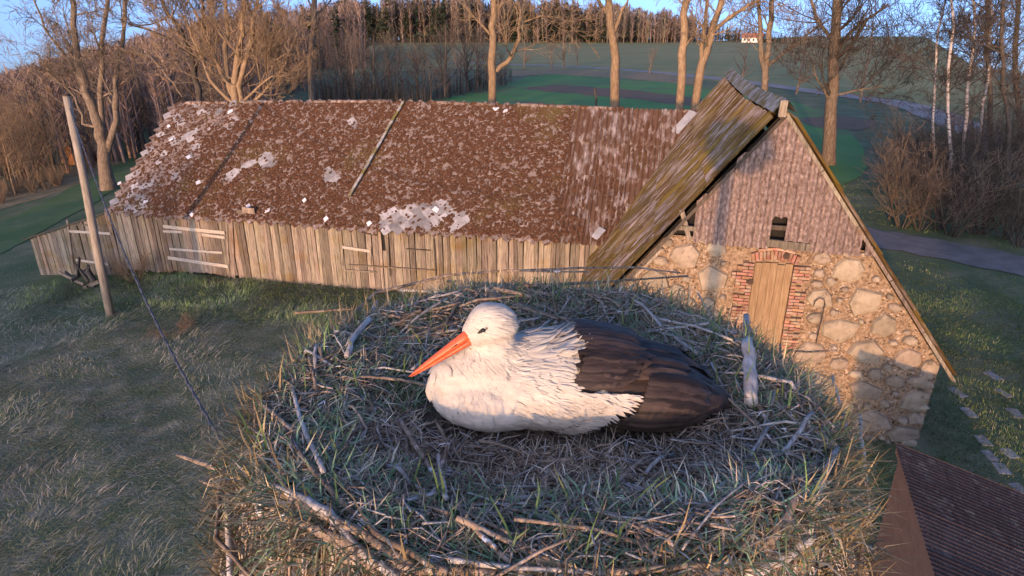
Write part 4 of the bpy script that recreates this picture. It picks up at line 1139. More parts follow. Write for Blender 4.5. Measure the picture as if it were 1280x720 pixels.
for m_, cnt in (('stick', 1700), ('stick_g', 1000)):       # fine twigs woven through the grass, too many to count
    tw_ = MB()
    for i in range(cnt):
        a = sr_.uniform(0, 2 * math.pi); r = .8 * math.sqrt(sr_.random()); L_ = sr_.uniform(.05, .2); d = sr_.uniform(0, math.pi)
        x, y = NC.x + r * math.cos(a), NC.y + r * math.sin(a); cv = sr_.uniform(-.025, .025); pts = []
        for t in (-.5, -.1, .25, .5):
            px_, py_ = x + math.cos(d) * L_ * t - math.sin(d) * cv * (1 - 4 * t * t), y + math.sin(d) * L_ * t + math.cos(d) * cv * (1 - 4 * t * t)
            pts.append(Vector((px_, py_, nest_z(px_, py_) + sr_.uniform(.004, .03))) - NO)
        if near_stork(x, y): continue
        r0 = sr_.uniform(.0010, .0028); tw_.tube(pts, [r0, r0, r0 * .8, r0 * .5], 4, cap=False)
    o = obj('fine_twigs', tw_.mesh('fine_twigs', M[m_], True), nest); o['kind'] = 'stuff'
# outer wall of the nest: woven sticks round the side
for i in range(60):
    a = sr_.uniform(0, 2 * math.pi); L_ = sr_.uniform(.3, .7); h = sr_.uniform(.02, .5); pts = []
    for t in (-.5, -.17, .17, .5):
        aa = a + t * L_ / .8; rr = .77 + (.5 - h) * .0 + .04 * sr_.random() + (.5 - abs(h - .25)) * .06
        pts.append(Vector((NC.x + rr * math.cos(aa), NC.y + rr * math.sin(aa), 7.5 + h + t * sr_.uniform(-.15, .15))))
    stick(pts, sr_.uniform(.004, .011), .004, 'stick_g' if i % 4 == 0 else 'stick', sides=5)

# ================================================================== STORK
stork = empty('white_stork', (STK.x, STK.y, STK.z - .012))
tag(stork, 'white stork with black wings and orange-red bill sitting on the nest', 'stork')
bm = bmesh.new()
def ell(c, r, rot=0.0):
    mt = Matrix.Translation(c) @ Matrix.Rotation(rot, 4, 'Y') @ Matrix.Diagonal((*r, 1))
    bmesh.ops.create_icosphere(bm, subdivisions=4, radius=1, matrix=mt)
ell((-.01, .0, .112), (.235, .15, .112))
ell((-.18, .0, .082), (.172, .138, .08))
ell((-.258, -.015, .138), (.115, .075, .066), -.62)
ell((-.20, -.01, .15), (.09, .085, .09))
ell((-.185, -.02, .19), (.062, .056, .085), .12)
ell((-.190, -.028, .278), (.064, .050, .056))
ell((-.222, -.034, .262), (.042, .037, .036))
ell((-.085, .01, .155), (.105, .105, .075))
ell((.16, -.01, .098), (.20, .135, .088), .16)
ell((.27, -.005, .078), (.155, .085, .052), .22)
ell((.34, .0, .055), (.10, .055, .032), .2)
me = bpy.data.meshes.new('stork_body'); bm.to_mesh(me); bm.free()
tmp = bpy.data.objects.new('tmp_body', me); COL.objects.link(tmp)
md = tmp.modifiers.new('r', 'REMESH'); md.mode = 'VOXEL'; md.voxel_size = .0075
md = tmp.modifiers.new('s', 'SMOOTH'); md.factor = .6; md.iterations = 10
bpy.context.view_layer.update()
dg = bpy.context.evaluated_depsgraph_get()
body = bpy.data.meshes.new_from_object(tmp.evaluated_get(dg))
bpy.data.objects.remove(tmp); body.name = 'stork_body'
body.materials.clear(); body.materials.append(M['white_f']); body.materials.append(M['black_f'])
def is_black(x, y, z):
    """the dark rear: everything behind the border that runs over the folded wing"""
    if x > .19: return True
    if z > .17: b = .015
    elif z > .155: b = -.005
    elif z > .14: b = -.005 + (.155 - z) / .015 * .135
    else: b = .13 - (.14 - z) * 1.55
    return x > b
for p in body.polygons:
    c = p.center; p.material_index = 1 if is_black(c.x, c.y, c.z) else 0
    p.use_smooth = True
for vv in body.vertices:
    k = noise.noise(vv.co * 30) * .0025 + noise.noise(vv.co * 70) * .0012
    vv.co += vv.normal * k
obj('body', body, stork)
bvh = BVHTree.FromPolygons([v_.co.copy() for v_ in body.vertices], [tuple(p.vertices) for p in body.polygons])
def feather(p, d, L_, W_, off, lift, tipw=.0, ns=7, curl=.0, blunt=.55, roll=.0):
    """a feather lying along the body surface from p towards d"""
    v, f = [], []
    q = Vector(p); d = Vector(d).normalized()
    for i in range(ns):
        t = i / (ns - 1)
        loc, nrm, _, _ = bvh.find_nearest(q)
        if nrm is None: return None
        d = (d - nrm * d.dot(nrm) * .8).normalized(); lat = nrm.cross(d).normalized()
        w = W_ * min(1, (t * 3.2 + .25)) * (1 - max(0, (t - blunt) / (1 - blunt)) ** 2.2) ** .5 * .5 + .0005
        c = loc + nrm * (off + lift * t * t)
        if curl: c += nrm * curl * t
        v += [c - lat * w - nrm * w * (.22 + roll * t), c + nrm * w * .16, c + lat * w - nrm * w * (.22 - roll * t)]
        q = loc + d * (L_ / (ns - 1))
    for i in range(ns - 1):
        a = 3 * i; f += [(a, a + 1, a + 4, a + 3), (a + 1, a + 2, a + 5, a + 4)]
    return v, f
fr = random.Random(5)
# white contour feathers: breast, belly, mantle (one ruffled coat)
V, F = [], []
def add(res):
    if res is None: return
    n = len(V); V.extend(res[0]); F.extend(tuple(n + i for i in q) for q in res[1])
for _ in range(1150):
    x, a = fr.uniform(-.34, .17), fr.uniform(-2.2, 2.0)
    q = Vector((x, -.3 * math.cos(a * .8), .14 + .3 * math.sin(a * .8)))
    loc, nrm, _, _ = bvh.ray_cast(q, (Vector((x, 0, .12)) - q).normalized())
    if loc is None or is_black(loc.x + .05, loc.y, loc.z): continue
    if loc.x < -.12 and loc.z > .17: continue
    fluff = fr.random()
    d = Vector((1, 0, -.25 if loc.z < .16 else -.05)) + Vector((0, fr.uniform(-.3, .3), fr.uniform(-.3, .3)))
    if loc.x < -.2: d = Vector((.6, 0, -.7)) + Vector((fr.uniform(-.3, .3), fr.uniform(-.3, .3), 0))
    add(feather(loc, d, fr.uniform(.038, .07), fr.uniform(.02, .038), .0012 + .003 * fluff, fr.uniform(.001, .006), roll=fr.uniform(-.25, .25)))
coat = obj('white_coat', new_mesh('white_coat', V, F, M['white_f'], True), stork); coat['kind'] = 'stuff'
# fine hair-like feathers of head and neck
V, F = [], []
for _ in range(4200):
    q = Vector((fr.uniform(-.36, .15), -.3, fr.uniform(.02, .36)))
    loc, nrm, _, _ = bvh.ray_cast(q, Vector((fr.uniform(-.35, .35), 1, fr.uniform(-.5, .3))).normalized())
    if loc is None or is_black(loc.x + .03, loc.y, loc.z): continue
    body_ = loc.x > -.13 and loc.z < .2
    d = Vector((1, 0, -.25)) if body_ else (Vector((.55, 0, -.6)) if loc.z < .22 else Vector((.9, 0, -.15)))
    d += Vector((fr.uniform(-.2, .2), fr.uniform(-.2, .2), fr.uniform(-.2, .2)))
    add(feather(loc, d, fr.uniform(.018, .04), fr.uniform(.003, .007), .0006 if not body_ else fr.uniform(.004, .009), fr.uniform(0, .004), ns=4, blunt=.3))
hd = obj('head_down', new_mesh('head_down', V, F, M['white_f'], True), stork); hd['kind'] = 'stuff'
# lanceolate ruff lifted by the wind on the upper back
V, F = [], []
for i in range(120):
    x = fr.uniform(-.13, .0); y = fr.uniform(-.07, .12)
    loc, nrm, _, _ = bvh.ray_cast(Vector((x, y, .5)), Vector((0, 0, -1)))
    if loc is None: continue
    d = Vector((1, fr.uniform(-.35, .25), .1))
    add(feather(loc, d, fr.uniform(.045, .085), fr.uniform(.009, .017), .003, fr.uniform(.004, .02), curl=fr.uniform(0, .012), blunt=.25))
rf = obj('ruff', new_mesh('ruff', V, F, M['white_f'], True), stork); rf['kind'] = 'stuff'
# wings: every large dark feather is a piece of its own
def wing(name, feats):
    w = empty(name, (0, 0, 0), 0, stork)
    for p, d, L_, W_, off, lift, blunt in feats:
        # start on the surface nearest to p, seen from outside
        res = feather(p, d, L_, W_, off, lift + fr.uniform(0, .006), ns=9, blunt=blunt, roll=fr.uniform(-.5, .5))
        if res: obj('feather', new_mesh('feather', res[0], res[1], M['black_f'], True), w)
    return w
def side_pt(x, z, sgn=-1):
    loc, nrm, _, _ = bvh.ray_cast(Vector((x, sgn * .5, z)), Vector((0, -sgn, 0)))
    if loc is None: loc, nrm, _, _ = bvh.find_nearest(Vector((x, sgn * .12, z)))
    return loc
def top_pt(x, y):
    loc, nrm, _, _ = bvh.ray_cast(Vector((x, y, .6)), Vector((0, 0, -1)))
    if loc is None: loc, nrm, _, _ = bvh.find_nearest(Vector((x, y, .1)))
    return loc
near, farw = [], []
# primaries and secondaries along the lower edge, towards the tail
for i in range(19):
    t = i / 18
    near.append((side_pt(-.01 + .20 * t, .028 + .10 * t), Vector((1, .12 + .1 * t, .12 - .22 * t)), .34 - .14 * t, .036, .002 + .0011 * i, .004, .78))
for i in range(15):
    t = i / 14
    near.append((side_pt(.135 + .04 * t, .085 + .075 * t), Vector((1, .1, -.05 - .12 * t)), .19 - .03 * t, .034, .016 + .0008 * i, .004, .7))
for i in range(13):
    t = i / 12
    near.append((side_pt(.0 + .03 * t, .172 + .03 * t), Vector((1, .06, -.08)), .13 + .02 * fr.random(), .034, .022 + .0007 * i, .004, .62))
for i in range(12):
    t = i / 11
    near.append((top_pt(.0 + .03 * fr.random(), -.10 + .16 * t), Vector((1, .03, -.05)), .15 + .03 * fr.random(), .036, .024 + .0008 * i, .003, .66))
for i in range(10):
    t = i / 9
    near.append((top_pt(.11 + .03 * fr.random(), -.09 + .15 * t), Vector((1, .02, -.08)), .17 + .03 * fr.random(), .036, .014 + .0008 * i, .003, .72))
for i in range(9):
    t = i / 8
    farw.append((top_pt(.03 + .17 * t, .13 - .05 * t), Vector((1, -.16, -.06)), .24 - .06 * t, .05, .006 + .0014 * i, .006, .78))
for i in range(8):
    t = i / 7
    farw.append((top_pt(.2, -.06 + .14 * t), Vector((1, .0, -.10)), .19, .042, .006 + .0014 * i, .003, .8))
wing('wing', near); wing('wing', farw)
# a white down tuft between the coverts and two pale feather shafts
V, F = [], []
for i in range(1400):
    p = side_pt(fr.uniform(-.04, .17), fr.uniform(.02, .17))
    if is_black(p.x - .004, p.y, p.z) or not is_black(p.x + .03, p.y, p.z): continue
    add(feather(p, Vector((1, .05, fr.uniform(-.55, .05))), fr.uniform(.028, .05), fr.uniform(.004, .008), fr.uniform(.008, .014), fr.uniform(.002, .008), ns=5, blunt=.3))
add(feather(side_pt(.11, .02), Vector((1, .1, -.02)), .13, .009, .03, .0, blunt=.5))
tf = obj('down_tuft', new_mesh('down_tuft', V, F, M['white_f'], True), stork); tf['kind'] = 'stuff'
# bill
bb, bt = Vector((-.236, -.046, .256)), Vector((-.392, -.058, .150))
bill = empty('bill', (0, 0, 0), 0, stork)
bd = (bt - bb).normalized(); bn = Vector((0, 1, 0)).cross(bd).normalized()
if bn.z < 0: bn = -bn
for nm, s_, h0 in (('upper_mandible', 1, .021), ('lower_mandible', -1, .015)):
    v, f = [], []; ns = 10
    L_ = 1.0 if s_ > 0 else .985
    for i in range(ns):
        t = i / (ns - 1); c = bb + (bt - bb) * (t * L_) + bn * (s_ * .0012)
        hh = h0 * (1 - t) ** .75 + .0012; ww = (.017 * (1 - t) ** .7 + .0014)
        for k in range(7):
            a = math.pi * k / 6
            v.append(c + bn * (s_ * hh * math.sin(a)) + Vector((0, 1, 0)) * (ww * math.cos(a)))
    for i in range(ns - 1):
        for k in range(6): f.append((7 * i + k, 7 * i + k + 1, 7 * i + k + 8, 7 * i + k + 7))
        f.append((7 * i + 6, 7 * i, 7 * i + 7, 7 * i + 13))
    f.append(tuple(range(7)))
    obj(nm, new_mesh(nm, v, f, M['bill'], True), bill)
nb_ = bb + (bt - bb) * .2 + bn * .008 + Vector((0, -.0135, 0))
obj('nostril', MB().tube([nb_, nb_ + bd * .018], [.0016, .0008], 6).mesh('nostril', M['eye']), bill)
# eye in its bare black streak
eloc, en, _, _ = bvh.ray_cast(Vector((-.208, -.3, .284)), Vector((0, 1, 0)))
eye = empty('eye', (0, 0, 0), 0, stork)
def disc(c, nrm, rx, rz, tilt, th, m, name):
    ax = Vector((math.cos(tilt), 0, math.sin(tilt))); ax = (ax - nrm * ax.dot(nrm)).normalized(); az = nrm.cross(ax)
    v, f = [c + nrm * th], []
    k = 14
    for rr, h in ((.6, .75), (1, 0)):
        for i in range(k):
            a = 2 * math.pi * i / k; sx = rx * (1.0 if math.cos(a) > 0 else 1.5)
            v.append(c + ax * (sx * rr * math.cos(a)) + az * (rz * rr * math.sin(a) * (1 - .5 * abs(math.cos(a)))) + nrm * (th * h))
    for i in range(k):
        i2 = (i + 1) % k; f += [(0, 1 + i, 1 + i2), (1 + i, 1 + k + i, 1 + k + i2, 1 + i2)]
    obj(name, new_mesh(name, v, f, M[m], True), eye)
disc(eloc + en * .0005, en, .0125, .0065, .55, .0025, 'black_f', 'eye_patch')
disc(eloc + en * .0015, en, .0052, .0062, .0, .005, 'eye', 'eyeball')

# ================================================================== TREES
def perp(d, rng):
    a = d.cross(Vector((rng.uniform(-1, 1), rng.uniform(-1, 1), rng.uniform(-1, 1))))
    return a.normalized() if a.length > 1e-3 else Vector((1, 0, 0))
SIDES = [8, 6, 4, 3, 3, 3]
def grow(T, C, p, d, L_, r, lev, mx, rng, kids, up=.12, wob=.16, rmin=.008, ang=(.5, 1.0), ratio=(.42, .68)):
    nseg = (6, 5, 4, 3, 2, 2)[lev]
    P, RR = [p.copy()], [r]
    dd = d.copy()
    for i in range(nseg):
        dd = (dd + perp(dd, rng) * rng.uniform(0, wob) * (1 + .4 * lev) + Vector((0, 0, up))).normalized()
        P.append(P[-1] + dd * (L_ / nseg)); RR.append(max(rmin, r * (1 - .75 * (i + 1) / nseg)))
    (T if lev < 2 else C).tube(P, RR, SIDES[lev], cap=False)
    if lev >= mx: return
    nk = kids[lev]
    for j in range(nk):
        t = rng.uniform(.22, 1.0) if j else 1.0
        k = min(int(t * nseg), nseg - 1); q = P[k].lerp(P[k + 1], t * nseg - k)
        bd_ = (P[k + 1] - P[k]).normalized(); an = rng.uniform(*ang)
        nd = (bd_ * math.cos(an) + perp(bd_, rng) * math.sin(an)).normalized()
        grow(T, C, q, nd, L_ * rng.uniform(*ratio) * (1.15 - .4 * t), max(rmin, RR[k] * rng.uniform(.5, .72)), lev + 1, mx, rng, kids, up, wob, rmin, ang, ratio)
def limb_tree(name, label, Y, limbs, seed, m='bark', cm=None, kids=(7, 6, 5, 3), mx=4, blen=3.2, group=None, cat='tree', base_off=True, nper=9, tmin=.3, up=.1, rmin=.011, ang=(.5, 1.0)):
    """limbs: [(pixel polyline, width px bottom, width px top)] at distance Y; branches grow from them"""
    rng = random.Random(seed); T, C = MB(), MB()
    base = on_y(*limbs[0][0][0], Y); gz = terrain(base.x, base.y)
    org = Vector((base.x, base.y, gz))
    for li, (pp, w0, w1) in enumerate(limbs):
        P = [on_y(x, y, Y) for x, y in pp]
        dep = Y * cP + 3 * sP
        if li == 0:
            P[0].z = gz - .2
        n = len(P)
        for i in range(n): P[i].y += (0 if li == 0 else rng.uniform(-.3, .3) * i) + (.15 * rng.uniform(-1, 1) if i else 0)
        # subdivide with a slight wobble
        Q = []
        for i in range(n - 1):
            for j in range(3):
                q = P[i].lerp(P[i + 1], j / 3); Q.append(q + Vector((rng.uniform(-.09, .09), rng.uniform(-.09, .09), 0)) * (1 if i + j else 0))
        Q.append(P[-1]); n = len(Q)
        r0, r1 = w0 * .43 / FPX * dep, w1 * .43 / FPX * dep
        RR = [(r0 + (r1 - r0) * i / (n - 1)) * rng.uniform(.94, 1.06) for i in range(n)]
        if li == 0: RR[0] *= 1.35; RR[1] *= 1.1
        T.tube([q - org for q in Q], RR, 9, cap=False)
        nb = int(nper * (1 if li == 0 else .8))
        for b in range(nb):
            t = rng.uniform(tmin if li == 0 else .15, 1.0); k = min(int(t * (n - 1)), n - 2)
            q = Q[k].lerp(Q[k + 1], t * (n - 1) - k) - org
            d = (Q[k + 1] - Q[k]).normalized(); an = rng.uniform(.6, 1.25)
            nd = (d * math.cos(an) + perp(d, rng) * math.sin(an)).normalized()
            grow(C if cm else T, C, q, nd, blen * rng.uniform(.6, 1.25) * (1.15 - .45 * t), max(.02, RR[k] * rng.uniform(.22, .45)), 1, mx, rng, kids, up, .17, rmin, ang)
    e = empty(name, org)
    tag(e, label, cat, group)
    obj('trunk', T.mesh('trunk', M[m], True), e)
    if C.f: obj('crown', C.mesh('crown', M[cm or m], True), e)
    return e
ROW = 'old trees in the row behind the barn'
limb_tree('bare_tree', 'pale bare tree behind the ridge with a curved side limb low on its right', 46, [
    ([(617, 135), (616, 95), (615, 45), (618, 8), (612, -60), (600, -190)], 13, 6), ([(620, 90), (638, 72), (650, 48), (650, 15), (646, -20), (655, -90)], 7, 3), ([(617, 14), (624, -5), (640, -60), (650, -150)], 8, 3), ([(648, 30), (675, 20), (705, 22)], 3, 1)], 1, 'bark_t', group=ROW, nper=7, tmin=.35)
limb_tree('bare_tree', 'bare tree with bent tan trunk and a grey foot behind the middle of the roof', 47, [
    ([(769, 140), (770, 105), (768, 60), (762, 15), (752, -40), (740, -160)], 15, 7), ([(768, 40), (778, 12), (792, -10), (815, -80)], 6, 2), ([(765, 26), (748, 0), (735, -60)], 6, 2)], 2, 'bark_t', group=ROW, nper=7, tmin=.4)
limb_tree('bare_tree', 'straight upright tan trunk just left of the cross ridge', 45, [
    ([(852, 150), (852, 100), (854, 50), (857, 0), (858, -60), (862, -190)], 14, 7)], 3, 'bark_t', group=ROW, nper=9, tmin=.3)
limb_tree('bare_tree', 'tan forked tree leaning right beside the cross ridge', 45, [
    ([(866, 150), (874, 95), (886, 50), (900, 5), (915, -50), (940, -180)], 13, 6), ([(873, 100), (876, 60), (884, 15), (890, -60)], 8, 3), ([(888, 42), (915, 18), (945, 0), (975, -15)], 6, 3)], 4, 'bark_t', group=ROW, nper=8, tmin=.35)
limb_tree('bare_tree', 'twin-stemmed bare tree rising behind the apex of the gable', 48, [
    ([(957, 150), (958, 90), (962, 40), (968, -10), (975, -80), (980, -190)], 10, 5), ([(958, 100), (950, 60), (952, 15), (950, -60)], 8, 4), ([(958, 84), (985, 62), (1010, 40), (1035, 25)], 5, 2)], 5, 'bark', group=ROW, nper=10, tmin=.3)
limb_tree('bare_tree', 'broad grey bare tree standing in the field right of the gable', 46, [
    ([(1035, 204), (1038, 150), (1043, 90), (1045, 30), (1047, -30), (1052, -190)], 19, 10), ([(1042, 70), (1060, 40), (1085, 20), (1105, 5)], 6, 2), ([(1043, 55), (1020, 20), (1005, -10), (985, -60)], 6, 2), ([(1041, 130), (1020, 100), (1008, 70)], 4, 1.5), ([(1041, 120), (1075, 112), (1100, 108)], 4, 1.2)], 6, 'bark', 'bark_d', group=ROW, nper=16, tmin=.2, blen=4)
limb_tree('bare_tree', 'big spreading bare tree with several stems behind the pole at left', 44, [
    ([(132, 218), (130, 180), (122, 150), (108, 115), (98, 70), (92, 10), (85, -80)], 19, 5), ([(134, 190), (147, 150), (148, 100), (146, 50), (150, -20), (155, -110)], 10, 4), ([(128, 170), (128, 110), (132, 50), (128, -20), (120, -110)], 9, 4), ([(124, 160), (105, 155), (92, 122), (70, 90), (50, 60)], 5, 2), ([(147, 150), (135, 120), (120, 95)], 4, 2), ([(108, 118), (85, 75), (60, 35), (50, -10)], 5, 2), ([(146, 60), (185, 70), (215, 95), (230, 120)], 6, 2)], 7, 'bark', 'bark', group=ROW, nper=9, tmin=.35, blen=3.4)
limb_tree('bare_tree', 'bushy many-stemmed bare tree lit tan behind the left ridge end', 40, [
    ([(292, 150), (293, 110), (300, 60), (306, 10), (310, -70)], 12, 4), ([(296, 140), (283, 95), (280, 40), (272, -10), (265, -80)], 9, 3), ([(300, 140), (303, 90), (318, 40), (330, -10), (345, -80)], 9, 3), ([(298, 145), (330, 115), (355, 80), (370, 40)], 5, 2), ([(292, 130), (262, 100), (240, 60), (222, 20)], 6, 2), ([(300, 130), (340, 95), (360, 95)], 4, 1.5), ([(294, 120), (270, 75), (250, 30), (225, -10)], 6, 2)], 8, 'bark_t', 'bark_t', group=ROW, nper=14, tmin=.2, blen=3.0, up=.14)
limb_tree('bare_tree', 'slender single bare trunk behind the ridge right of the bushy tan tree', 47, [
    ([(388, 150), (389, 100), (391, 50), (393, 0), (396, -70), (400, -180)], 11, 5)], 9, 'bark', group=ROW, nper=10, tmin=.35)
limb_tree('bare_tree', 'dark leaning bare tree between the pole and the bushy tan tree', 42, [
    ([(248, 160), (246, 110), (240, 70), (225, 40), (205, 5), (190, -60)], 9, 4), ([(244, 90), (255, 50), (250, 0), (262, -70)], 6, 3), ([(238, 66), (215, 50), (190, 40), (165, 30)], 4, 2)], 10, 'bark_d', 'bark', group=ROW, nper=10, tmin=.3)
# dead stump in the field
limb_tree('dead_snag', 'short broken dead trunk standing in the green field behind the roof', 70, [
    ([(746, 140), (745, 125), (744, 110)], 5, 2.5)], 12, 'bark_d', nper=2, blen=.7, mx=1, cat='snag')
# birches at the right
for i, (pp, w, lab) in enumerate((
    ([(1186, 262), (1186, 190), (1188, 110), (1190, 30), (1190, -60), (1188, -160)], 7, 'leftmost white birch trunk above the thicket at right'),
    ([(1196, 262), (1205, 170), (1212, 90), (1216, 10), (1214, -60), (1220, -150)], 7, 'second white birch leaning slightly right above the thicket'),
    ([(1212, 262), (1226, 160), (1236, 70), (1240, 0), (1243, -90), (1245, -150)], 6, 'third slim birch leaning right above the thicket'),
    ([(1258, 250), (1258, 160), (1254, 80), (1252, 0), (1250, -100), (1250, -150)], 9, 'dark-footed birch at the right picture edge'),
    ([(1172, 255), (1166, 180), (1168, 100), (1178, 30), (1182, -60), (1180, -130)], 5, 'thin pale birch on the left of the birch group'))):
    limb_tree('birch_tree', lab, 36 + 1.5 * (i % 3), [(pp, w * .8, w * .3)], 40 + i, 'birch' if i != 3 else 'bark_d', 'bark_d', group='birches over the thicket', nper=26, tmin=.3, blen=2.2, up=.05, kids=(6, 6, 5, 4), mx=4, rmin=.009)
for i, (x, lab) in enumerate(((1272, 'tall dark bare tree cut by the right picture edge'), (1236, 'dark bare tree behind the birches at right'))):
    limb_tree('bare_tree', lab, 42, [([(x, 240), (x + 3, 150), (x - 2, 60), (x + 2, -30), (x, -150)], 9, 4)], 60 + i, 'bark_d', 'bark_d', group='birches over the thicket', nper=22, tmin=.2, blen=2.8)

# ---- prototypes that are copied
def copy_thing(src, loc, rz, sc, label, group):
    c = src.copy(); COL.objects.link(c); c.location = loc; c.rotation_euler = (0, 0, rz); c.scale = sc if isinstance(sc, tuple) else (sc, sc, sc)
    for ch in src.children:
        k = ch.copy(); COL.objects.link(k); k.parent = c
    tag(c, label, None, group); return c
def proto(name, cat, seed, Hh, r, m, cm, kids, mx, up=.1, stems=1, spread=.25, blen=.35, nb=14, tmin=.15, rmin=.008):
    rng = random.Random(seed); T, C = MB(), MB()
    for s_ in range(stems):
        a = rng.uniform(0, 6.28); d = Vector((math.cos(a) * spread * (stems > 1), math.sin(a) * spread * (stems > 1), 1)).normalized()
        p = Vector((math.cos(a), math.sin(a), 0)) * (.12 * (stems > 1)); p.z = -.1
        P, RR = [p], [r]; L_ = Hh * rng.uniform(.75, 1.05)
        for i in range(6):
            d = (d + perp(d, rng) * rng.uniform(0, .12) + Vector((0, 0, .06))).normalized(); P.append(P[-1] + d * L_ / 6); RR.append(max(rmin, r * (1 - .85 * (i + 1) / 6)))
        T.tube(P, RR, 6, cap=False)
        for b in range(nb):
            t = rng.uniform(tmin, 1); k = min(int(t * 6), 5); q = P[k].lerp(P[k + 1], t * 6 - k); bd_ = (P[k + 1] - P[k]).normalized()
            an = rng.uniform(.5, 1.1); nd = (bd_ * math.cos(an) + perp(bd_, rng) * math.sin(an)).normalized()
            grow(T, C, q, nd, Hh * blen * rng.uniform(.5, 1.2) * (1.2 - .7 * t), max(rmin, RR[k] * .5), 2, mx, rng, kids, up, .18, rmin)
    e = empty(name, (0, 0, 0)); e['category'] = cat
    obj('trunk', T.mesh('trunk', M[m], True), e); obj('crown', C.mesh('crown', M[cm], True), e)
    return e
used = set()
def place(src, loc, rz, sc, label, group):
    if src.name not in used:
        used.add(src.name); src.location = loc; src.rotation_euler = (0, 0, rz); src.scale = (sc, sc, sc) if not isinstance(sc, tuple) else sc
        return tag(src, label, None, group)
    return copy_thing(src, loc, rz, sc, label, group)
tr = random.Random(77)
AL = [proto('young_tree', 'tree', 100 + i, 8, .07, ('bark_t', 'bark', 'bark_t', 'bark')[i], ('bark', 'bark_t', 'bark_t', 'bark')[i], (0, 0, 5, 3), 3, nb=26, rmin=.009) for i in range(4)]
LG = 'young bare trees of the wood at the left edge'
for i in range(95):
    x = tr.uniform(-40, 128) if i < 62 else tr.uniform(120, 280); y = (252 - .28 * max(0, x) - abs(tr.gauss(0, 20))) if i < 62 else tr.uniform(150, 185)
    if 84 < x < 124 and y > 188: y -= 32
    p = ground_at(x, y, 140)
    place(AL[i % 4], p, tr.uniform(0, 6), tr.uniform(.55, .95), 'thin bare young tree in the leafless wood at the left edge' if i < 62 else 'thin bare young tree in the wood behind the left roof end', LG if i < 62 else 'young bare trees behind the left roof end')
HT = [proto('hedge_tree', 'tree', 200 + i, 9, .16, ('bark', 'bark_d', 'bark')[i], ('bark', 'bark', 'bark_d')[i], (0, 0, 6, 4), 3, nb=24, blen=.42, rmin=.014) for i in range(3)]
for i in range(30):
    x = 405 + i * 7.5 + tr.uniform(-9, 9); y = 128 - max(0, (x - 540)) * .16 - tr.uniform(0, 22)
    p = ground_at(x, y, 200); sc = tr.uniform(.65, 1.15)
    place(HT[i % 3], p, tr.uniform(0, 6), sc, 'dark bare tree in the hedgerow beyond the roof, left of the green field', 'hedgerow trees beyond the green field')
FT = [proto('field_tree', 'tree', 230 + i, 11, .25, 'bark', 'bark', (0, 0, 6, 4), 3, nb=22, blen=.42, rmin=.02) for i in range(2)]
for x, y, sc, lab in ((705, 86, 1.0, 'bare tree by the far road between the two tall tan trunks'), (690, 88, .7, 'smaller bare tree close left of the tree by the far road'), (722, 82, .7, 'bare tree on the far side of the road between the tan trunks'), (812, 92, .55, 'small bare tree at the road right of the bent trunk'),
                      (1075, 128, .9, 'bare tree by the far road right of the broad grey tree'), (995, 118, .8, 'bare tree by the road behind the gable apex'), (655, 86, .8, 'bare tree at the road right of the curved limb'), (925, 108, .8, 'bare tree beyond the cross ridge by the road'), (570, 84, .9, 'bare tree at the road end of the hedgerow')):
    place(FT[int(x) % 2], ground_at(x, y, 400), tr.uniform(0, 6), sc, lab, 'bare trees along the far road')
SB = [proto('thicket_shrub', 'shrub', 300 + i, 3.6, .03, 'bark_d', ('bark', 'bark_d', 'bark_d')[i], (0, 0, 6, 4), 3, stems=11, spread=.55, nb=11, blen=.36, rmin=.005) for i in range(3)]  # darker bark puts the thicket's shade into the colour
TG = 'shrubs of the thicket by the lane'
for i in range(21):
    if i < 8: x, y = 1128 + i * 21 + tr.uniform(-6, 6), 284 + i * 3.2 + tr.uniform(-8, 2)
    else: x, y = 1120 + (i - 8) * 13.5 + tr.uniform(-8, 8), 262 - tr.uniform(0, 40)
    place(SB[i % 3], ground_at(x, y), tr.uniform(0, 6), tr.uniform(.85, 1.2) * (1.05 if i < 8 else 1.35), 'bare grey-brown shrub in the dense thicket beside the lane', TG)
YT = proto('sapling', 'tree', 330, 6.0, .07, 'bark_t', 'bark', (0, 0, 5, 3), 3, nb=16, rmin=.008)
place(YT, ground_at(1112, 274), 1.0, .8, 'slender pale sapling at the left end of the thicket by the lane', None)
DB = proto('dry_bush', 'bush', 340, 1.6, .012, 'bark_t', 'bark_t', (0, 0, 5, 3), 3, stems=16, spread=.6, nb=7, blen=.35, rmin=.004)
place(DB, ground_at(168, 352), 0, .85, 'dry tan bush growing at the foot of the barn door', None)
place(DB, ground_at(150, 345), 2, .6, 'smaller dry tan bush left beside the bush at the barn door', None)
place(DB, ground_at(216, 415), 1, (.9, .9, .25), 'low heap of dry brown weeds in the meadow below the barn door', None)
YR = [proto('reed_clump', 'reeds', 350, 1.5, .012, 'bark_t', 'bark_t', (0, 0, 3, 0), 2, stems=26, spread=.45, nb=3, blen=.2, rmin=.006)]
for i in range(34):
    x = tr.uniform(-25, 118); y = 250 - .3 * max(x, 0) + tr.uniform(-9, 6)
    place(YR[0], ground_at(x, y), tr.uniform(0, 6), tr.uniform(.7, 1.2), 'dry orange-tan weeds along the edge of the left wood', 'dry weeds along the left wood edge')

